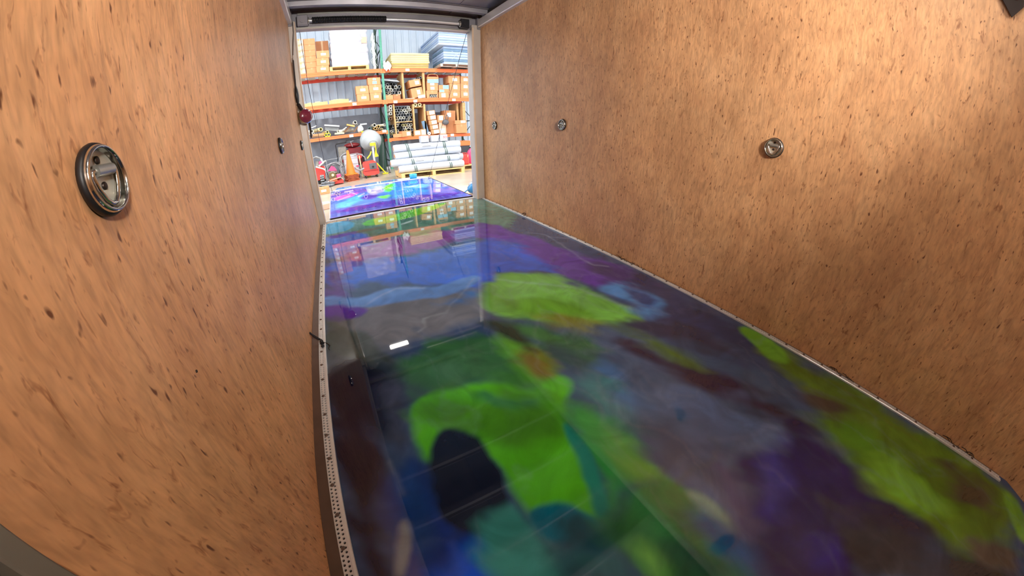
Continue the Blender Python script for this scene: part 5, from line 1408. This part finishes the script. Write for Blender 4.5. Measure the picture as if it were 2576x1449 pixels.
# maker's lettering, too worn to read, as raised strokes high on the drum
hub = o - ax * .03
MB().cyl(hub, hub - ax * .06, R * .20, R * .15, 20).build('hub', 'cart_grey', t)
MB().box(hub.x - .10, hub.x + .07, hub.y - .08, hub.y - .05, hub.z - .0, hub.z + .09, .006).box(hub.x + .05, hub.x + .075, hub.y - .08, hub.y - .03, hub.z - .25, hub.z + .09, .004).build('yoke', 'yellow_frame', t)
MB().tube([(hub.x - .02, hub.y - .04, hub.z - .05), (hub.x - .03, hub.y - .06, hub.z - .3), (hub.x - .02, hub.y - .05, ZG + .26)], .035, 9).build('pedestal', 'cart_grey', t)
MB().prism([(hub.x + .05, hub.y - .06, hub.z - .13), (hub.x + .12, hub.y - .06, hub.z - .33), (hub.x - .01, hub.y - .06, hub.z - .35)], (0, .12, 0)).build('gear_cover', 'yellow_frame', t)
MB().tube([(hub.x - .08, hub.y, hub.z - .17), (hub.x - .13, hub.y - .04, hub.z - .26), (hub.x - .24, hub.y - .1, hub.z - .36)], .022, 7).tube([(hub.x + .04, hub.y + .02, ZG + .35), (hub.x + .20, hub.y - .05, ZG + .12), (hub.x + .26, hub.y - .10, ZG + .03)], .022, 7).tube([(hub.x - .04, hub.y + .02, ZG + .30), (hub.x - .28, hub.y - .02, ZG + .03)], .022, 7).tube([(hub.x, hub.y + .05, ZG + .32), (hub.x + .02, hub.y + .5, ZG + .03)], .022, 7).build('frame', 'yellow_frame', t)
for sx in (-.28, .26): MB().box(hub.x + sx - .10, hub.x + sx + .08, hub.y - .16, hub.y - .05, ZG, ZG + .035, .01).build('foot', 'yellow_frame', t)
for sx in (.33, .40): MB().cyl((hub.x + sx, hub.y + .02, ZG + .10), (hub.x + sx + .03, hub.y + .02, ZG + .10), .10, n=18).build('wheel', 'hose_grey', t)
MB().cyl((hub.x + .1, hub.y + .02, ZG + .10), (hub.x + .42, hub.y + .02, ZG + .10), .014, n=8).build('axle', 'black_metal', t)
# dark red generator behind
Y = 7.9
x0, x1 = at(845, 370, Y).x, at(912, 370, Y).x; z0, z1 = ZG + .30, at(880, 354, Y).z
t = thing('generator', 'dark red generator in a black tube frame behind the cone', 'generator', ((x0 + x1) / 2, Y + .2, ZG))
for y in (Y, Y + .40):
    MB().tube([(x0, y, ZG + .014), (x0, y, z1 - .10), (x0 + .03, y, z1 - .06), (x0 + .34, y, z1 - .04), (x0 + .36, y, z1 + .02), (x1, y, z1 + .03), (x1, y, ZG + .014)], .014, 7).tube([(x0, y, ZG + .32), (x1, y, ZG + .32)], .014, 7).build('frame_tube', 'black_metal', t)
MB().sphere(((x0 + x1) / 2 + .10, Y + .2, z1 - .16), .26, .17, .085, 18, 10).build('fuel_tank', 'dark_red', t)
MB().box(x0 + .05, x0 + .32, Y + .05, Y + .35, ZG + .34, z1 - .16, .02).build('engine_block', 'engine_grey', t)
MB().box(x0 + .36, x1 - .04, Y + .04, Y + .34, ZG + .34, z1 - .24, .03).build('alternator', 'dark_red', t)
MB().cyl((x1 - .14, Y - .03, ZG + .58), (x1 - .14, Y + .05, ZG + .58), .075, n=16).build('fan_housing', 'red_plastic', t)
MB().cyl((x0 + .20, Y - .01, ZG + .50), (x0 + .20, Y + .06, ZG + .50), .07, n=16).build('recoil_cover', 'dark_red', t)
MB().tube([(x0 + .52, Y - .01, z1 - .20), (x0 + .48, Y - .01, z1 - .03), (x0 + .57, Y - .01, z1 - .02)], .010, 6).build('lever', 'wire_silver', t)
# pale grey hose cart behind the cone
Y = 6.95
x0, x1 = at(864, 410, Y).x, at(902, 410, Y).x; z1 = at(890, 389.5, Y).z
t = thing('hose_cart', 'pale grey panelled cart wound with hose behind the cone', 'cart', ((x0 + x1) / 2, Y + .1, ZG))
MB().box(x0 + .02, x1, Y + .03, Y + .25, ZG + .10, z1, .02).build('body', 'cart_grey', t)
for k in range(3): MB().box(x0 + .03, x1 - .01, Y + .022, Y + .03, ZG + .28 + .16 * k, ZG + .286 + .16 * k).build('panel_line', 'hose_grey', t)
MB().box(x0 + .36, x0 + .44, Y + .018, Y + .028, ZG + .34, ZG + .38).build('pink_sticker', 'pink_plastic', t)
for k in range(4):
    pts = [(x0 + .12 - .23 * math.sin(a) * (1 + .05 * k), Y + .0 - .012 * k, ZG + .42 + .33 * math.cos(a) * (1 + .03 * k)) for a in [math.pi * (-.10 + 1.15 * i / 14) for i in range(15)]]
    MB().tube(pts, .014, 7).build('hose_loop', 'hose_grey', t)
MB().tube([(x1 - .1, Y, z1 - .02), (x1 + .1, Y, z1 - .02), (x1 + .2, Y, z1 - .10), (x1 + .22, Y, z1 - .2)], .014, 7).tube([(x0 + .2, Y, z1 + .02), (x1, Y - .01, z1 + .03), (x1 + .16, Y, z1 - .03)], .012, 7).build('hose_end', 'hose_grey', t)
MB().tube([(x1 + .05, Y - .01, z1 - .05), (x1 + .07, Y - .01, ZG + .02)], .018, 7).build('side_post', 'tube_cream', t)
for x in (x0 + .06, x1 - .06): MB().cyl((x, Y + .05, ZG + .06), (x, Y + .22, ZG + .06), .06, n=14).build('wheel', 'tyre', t)
# tangle of wire in a light frame
Y = 6.58
x0, x1 = at(822, 410, Y).x, at(859, 410, Y).x; z1 = at(840, 397, Y).z
t = thing('wire_coil', 'tangled coil of grey cable in a light wire frame', 'cable coil', ((x0 + x1) / 2, Y, ZG))
MB().tube([(x0, Y, ZG + .006), (x0, Y, z1 - .04), (x1, Y, z1 - .02), (x1, Y, ZG + .006)], .008, 6).build('wire_frame', 'wire_silver', t)
rnd = random.Random(9)
for k in range(11):
    cx, cz = (x0 + x1) / 2 + rnd.uniform(-.05, .05), ZG + .38 + rnd.uniform(-.07, .03); Rr = rnd.uniform(.16, .25); yy = Y + .02 + .014 * k
    pts = [(cx + Rr * math.cos(a) * rnd.uniform(.97, 1.03), yy + .02 * math.sin(2 * a), cz + Rr * .95 * math.sin(a) * rnd.uniform(.97, 1.03)) for a in [2 * math.pi * i / 18 for i in range(18)]]
    MB().tube(pts, .009, 6, True).build('cable_loop', 'wire_silver' if k % 3 else 'panel_grey', t)
MB().box(x0 + .05, x1 - .05, Y + .02, Y + .16, ZG, ZG + .12, .02).build('coil_base', 'panel_grey', t)
# small red engine with a lugged wheel
Y = 6.25
x0, x1 = at(808, 450, Y).x, at(864, 450, Y).x
t = thing('garden_tiller', 'small engine tiller with a red deck, pink shroud and lugged tyre', 'tiller', ((x0 + x1) / 2, Y, ZG))
cx = at(813, 448, Y).x; cz = at(813, 444, Y).z; wr = cz - ZG
wr = .16; cz = ZG + wr
MB().torus((cx - .02, Y, cz), (1, .25, 0), wr * .72, wr * .27, 22, 8).build('tyre', 'tyre', t)
lug = MB()
for k in range(14):
    a = 2 * math.pi * k / 14
    lug.box(cx - .075, cx + .035, Y - .012, Y + .012, cz - .012 + 0, cz + .012, rot=Matrix.Rotation(a, 3, 'X'), c=(cx - .02, Y, cz)) if False else lug.box(cx - .07, cx + .03, Y + math.sin(a) * wr * .95 - .012, Y + math.sin(a) * wr * .95 + .012, cz + math.cos(a) * wr * .95 - .012, cz + math.cos(a) * wr * .95 + .012, .003)
lug.build('tread_lug', 'hose_grey', t)
MB().cyl((cx - .05, Y, cz), (cx + .02, Y, cz), wr * .45, n=16).build('wheel_rim', 'engine_grey', t)
e0, e1 = at(824, 440, Y).x, at(856, 440, Y).x
MB().prism([(e0, Y - .05, ZG + .03), (e1 + .06, Y - .05, ZG + .03), (e1 + .06, Y - .05, ZG + .10), (e0 + .1, Y - .05, ZG + .12)], (0, .30, 0)).build('deck', 'red_plastic', t)
MB().box(e0 + .03, e0 + .24, Y - .13, Y - .05, ZG + .09, ZG + .19, .012, rot=Matrix.Rotation(-.12, 3, 'Y')).build('front_guard', 'cone_base', t)
MB().box(e0 + .03, e1 - .02, Y, Y + .22, ZG + .13, ZG + .30, .03).cyl((e0 + .13, Y - .04, ZG + .26), (e0 + .13, Y + .02, ZG + .26), .10, n=18).build('engine_block', 'engine_brown', t)
MB().cyl((e0 + .14, Y - .055, ZG + .28), (e0 + .14, Y - .042, ZG + .28), .036, n=14).build('recoil_badge', 'tube_cream', t)
MB().box(e0 + .22, e1 + .02, Y - .03, Y + .12, ZG + .17, ZG + .28, .02).build('air_filter', 'pink_plastic', t)
MB().lathe([(.13, 0), (.12, .06), (.085, .10), (.06, .105)], (e0 + .15, Y + .11, ZG + .32), n=18).build('fan_cover', 'engine_grey', t)
MB().prism([(e0 + .03, Y - .01, ZG + .40), (e0 + .27, Y - .01, ZG + .38), (e0 + .22, Y - .01, ZG + .48), (e0 + .14, Y - .01, ZG + .52)], (0, .14, 0)).build('shroud', 'pink_plastic', t)
MB().tube([(e0 - .02, Y, ZG + .10), (e0 - .03, Y, ZG + .55), (e0 + .22, Y + .05, ZG + .60)], .010, 6).tube([(e1 + .05, Y, ZG + .10), (e1 + .05, Y, ZG + .50)], .010, 6).build('handle_tube', 'wire_silver', t)
MB().tube([(e0 - .02, Y - .10, ZG + .13), (e0 + .1, Y - .14, ZG + .16), (e1 + .0, Y - .12, ZG + .20), (e1 + .06, Y - .05, ZG + .12)], .012, 6).build('front_bar', 'carton_pink', t)
# red pump with silver pipes at the far left
Y = 6.98
x0, x1 = at(789, 400, Y).x, at(812, 410, Y).x
t = thing('spray_pump', 'red machine with bent silver pipes beside the left jamb', 'machine', ((x0 + x1) / 2, Y, ZG))
MB().prism([(x0, Y, ZG + .12), (x0 + .22, Y, ZG + .12), (x0 + .28, Y, ZG + .48), (x0 + .10, Y, ZG + .52), (x0, Y, ZG + .46)], (0, .25, 0)).build('body', 'red_plastic', t)
MB().cyl((x0 + .10, Y + .12, ZG + .50), (x0 + .10, Y + .12, ZG + .66), .10, .075, 16).build('motor', 'engine_grey', t)
MB().sphere((x0 + .17, Y, ZG + .60), .05, .05, .06, 12, 8).build('cap', 'pink_plastic', t)
for k in range(3):
    MB().tube([(x0 - .1, Y - .02 + .03 * k, ZG + .74 + .03 * k), (x0 + .08, Y - .02 + .03 * k, ZG + .80 - .02 * k), (x0 + .23 - .02 * k, Y, ZG + .72), (x0 + .26 - .02 * k, Y, ZG + .62)], .018, 8).build('bent_pipe', 'wire_silver', t)
MB().tube([(x0 + .12, Y - .05, ZG + .52), (x0 + .33, Y - .06, ZG + .65)], .026, 9).tube([(x0 + .02, Y - .05, ZG + .52), (x0 + .22, Y - .06, ZG + .43), (x0 + .36, Y - .05, ZG + .30)], .022, 8).build('handle_bar', 'tube_white', t)
MB().box(x0, x0 + .24, Y + .02, Y + .24, ZG, ZG + .12, .02).build('base', 'black_metal', t)
# coiled hose and boxes on the floor left of the ramp
p = onz(822, 470, ZG)
t = thing('floor_hose', 'loose grey hose coiled on the floor by the left jamb', 'hose', (p.x, p.y, ZG))
for k in range(4): MB().torus((p.x + .03 * k, p.y + .02 * k, ZG + .02 + .032 * k), (0.05 * k, .04, 1), .20 - .015 * k, .017, 26, 7).build('coil', 'hose_grey' if k % 2 else 'panel_grey', t)
p = onz(822, 530, ZG)
carton(p.x - .10, p.y + .1, ZG, .34, .30, .10, 'low pinkish carton on the floor beside the ramp at left', 'carton_pink', card=False, yaw=.1)
carton(p.x - .10, p.y + 2.0, ZG, .30, .20, .16, 'tan carton with a white slip farther along the left ramp edge', 'carton', yaw=.05)
# dark bucket-like leftovers under the rack behind the mixer
for k, (u, dy, lab) in enumerate(((966, .0, 'dark green tarp bundle leaning at the rack post'),)):
    c = at(u, 400, 8.05)
    mb = MB().tube([(c.x - .06, 8.1, ZG), (c.x - .05, 8.1, ZG + .4), (c.x - .02, 8.12, ZG + .8), (c.x + .01, 8.15, ZG + 1.15)], [.13, .12, .10, .06], 10)
    tag(mb.build('tarp_bundle', 'dark_green'), lab, 'bundle')
for k in range(2):
    c = at(957 + 8 * k, 400, 7.9)
    tag(MB().tube([(c.x - .18 + .1 * k, 7.75, ZG + .01), (c.x + .06, 7.95, ZG + .95)], .012, 6).build('steel_bar', 'panel_grey'), 'thin steel bar leaning before the tarp, ' + ['left one', 'right one'][k], 'bar', 'leaning bars')
bpy.context.view_layer.update()
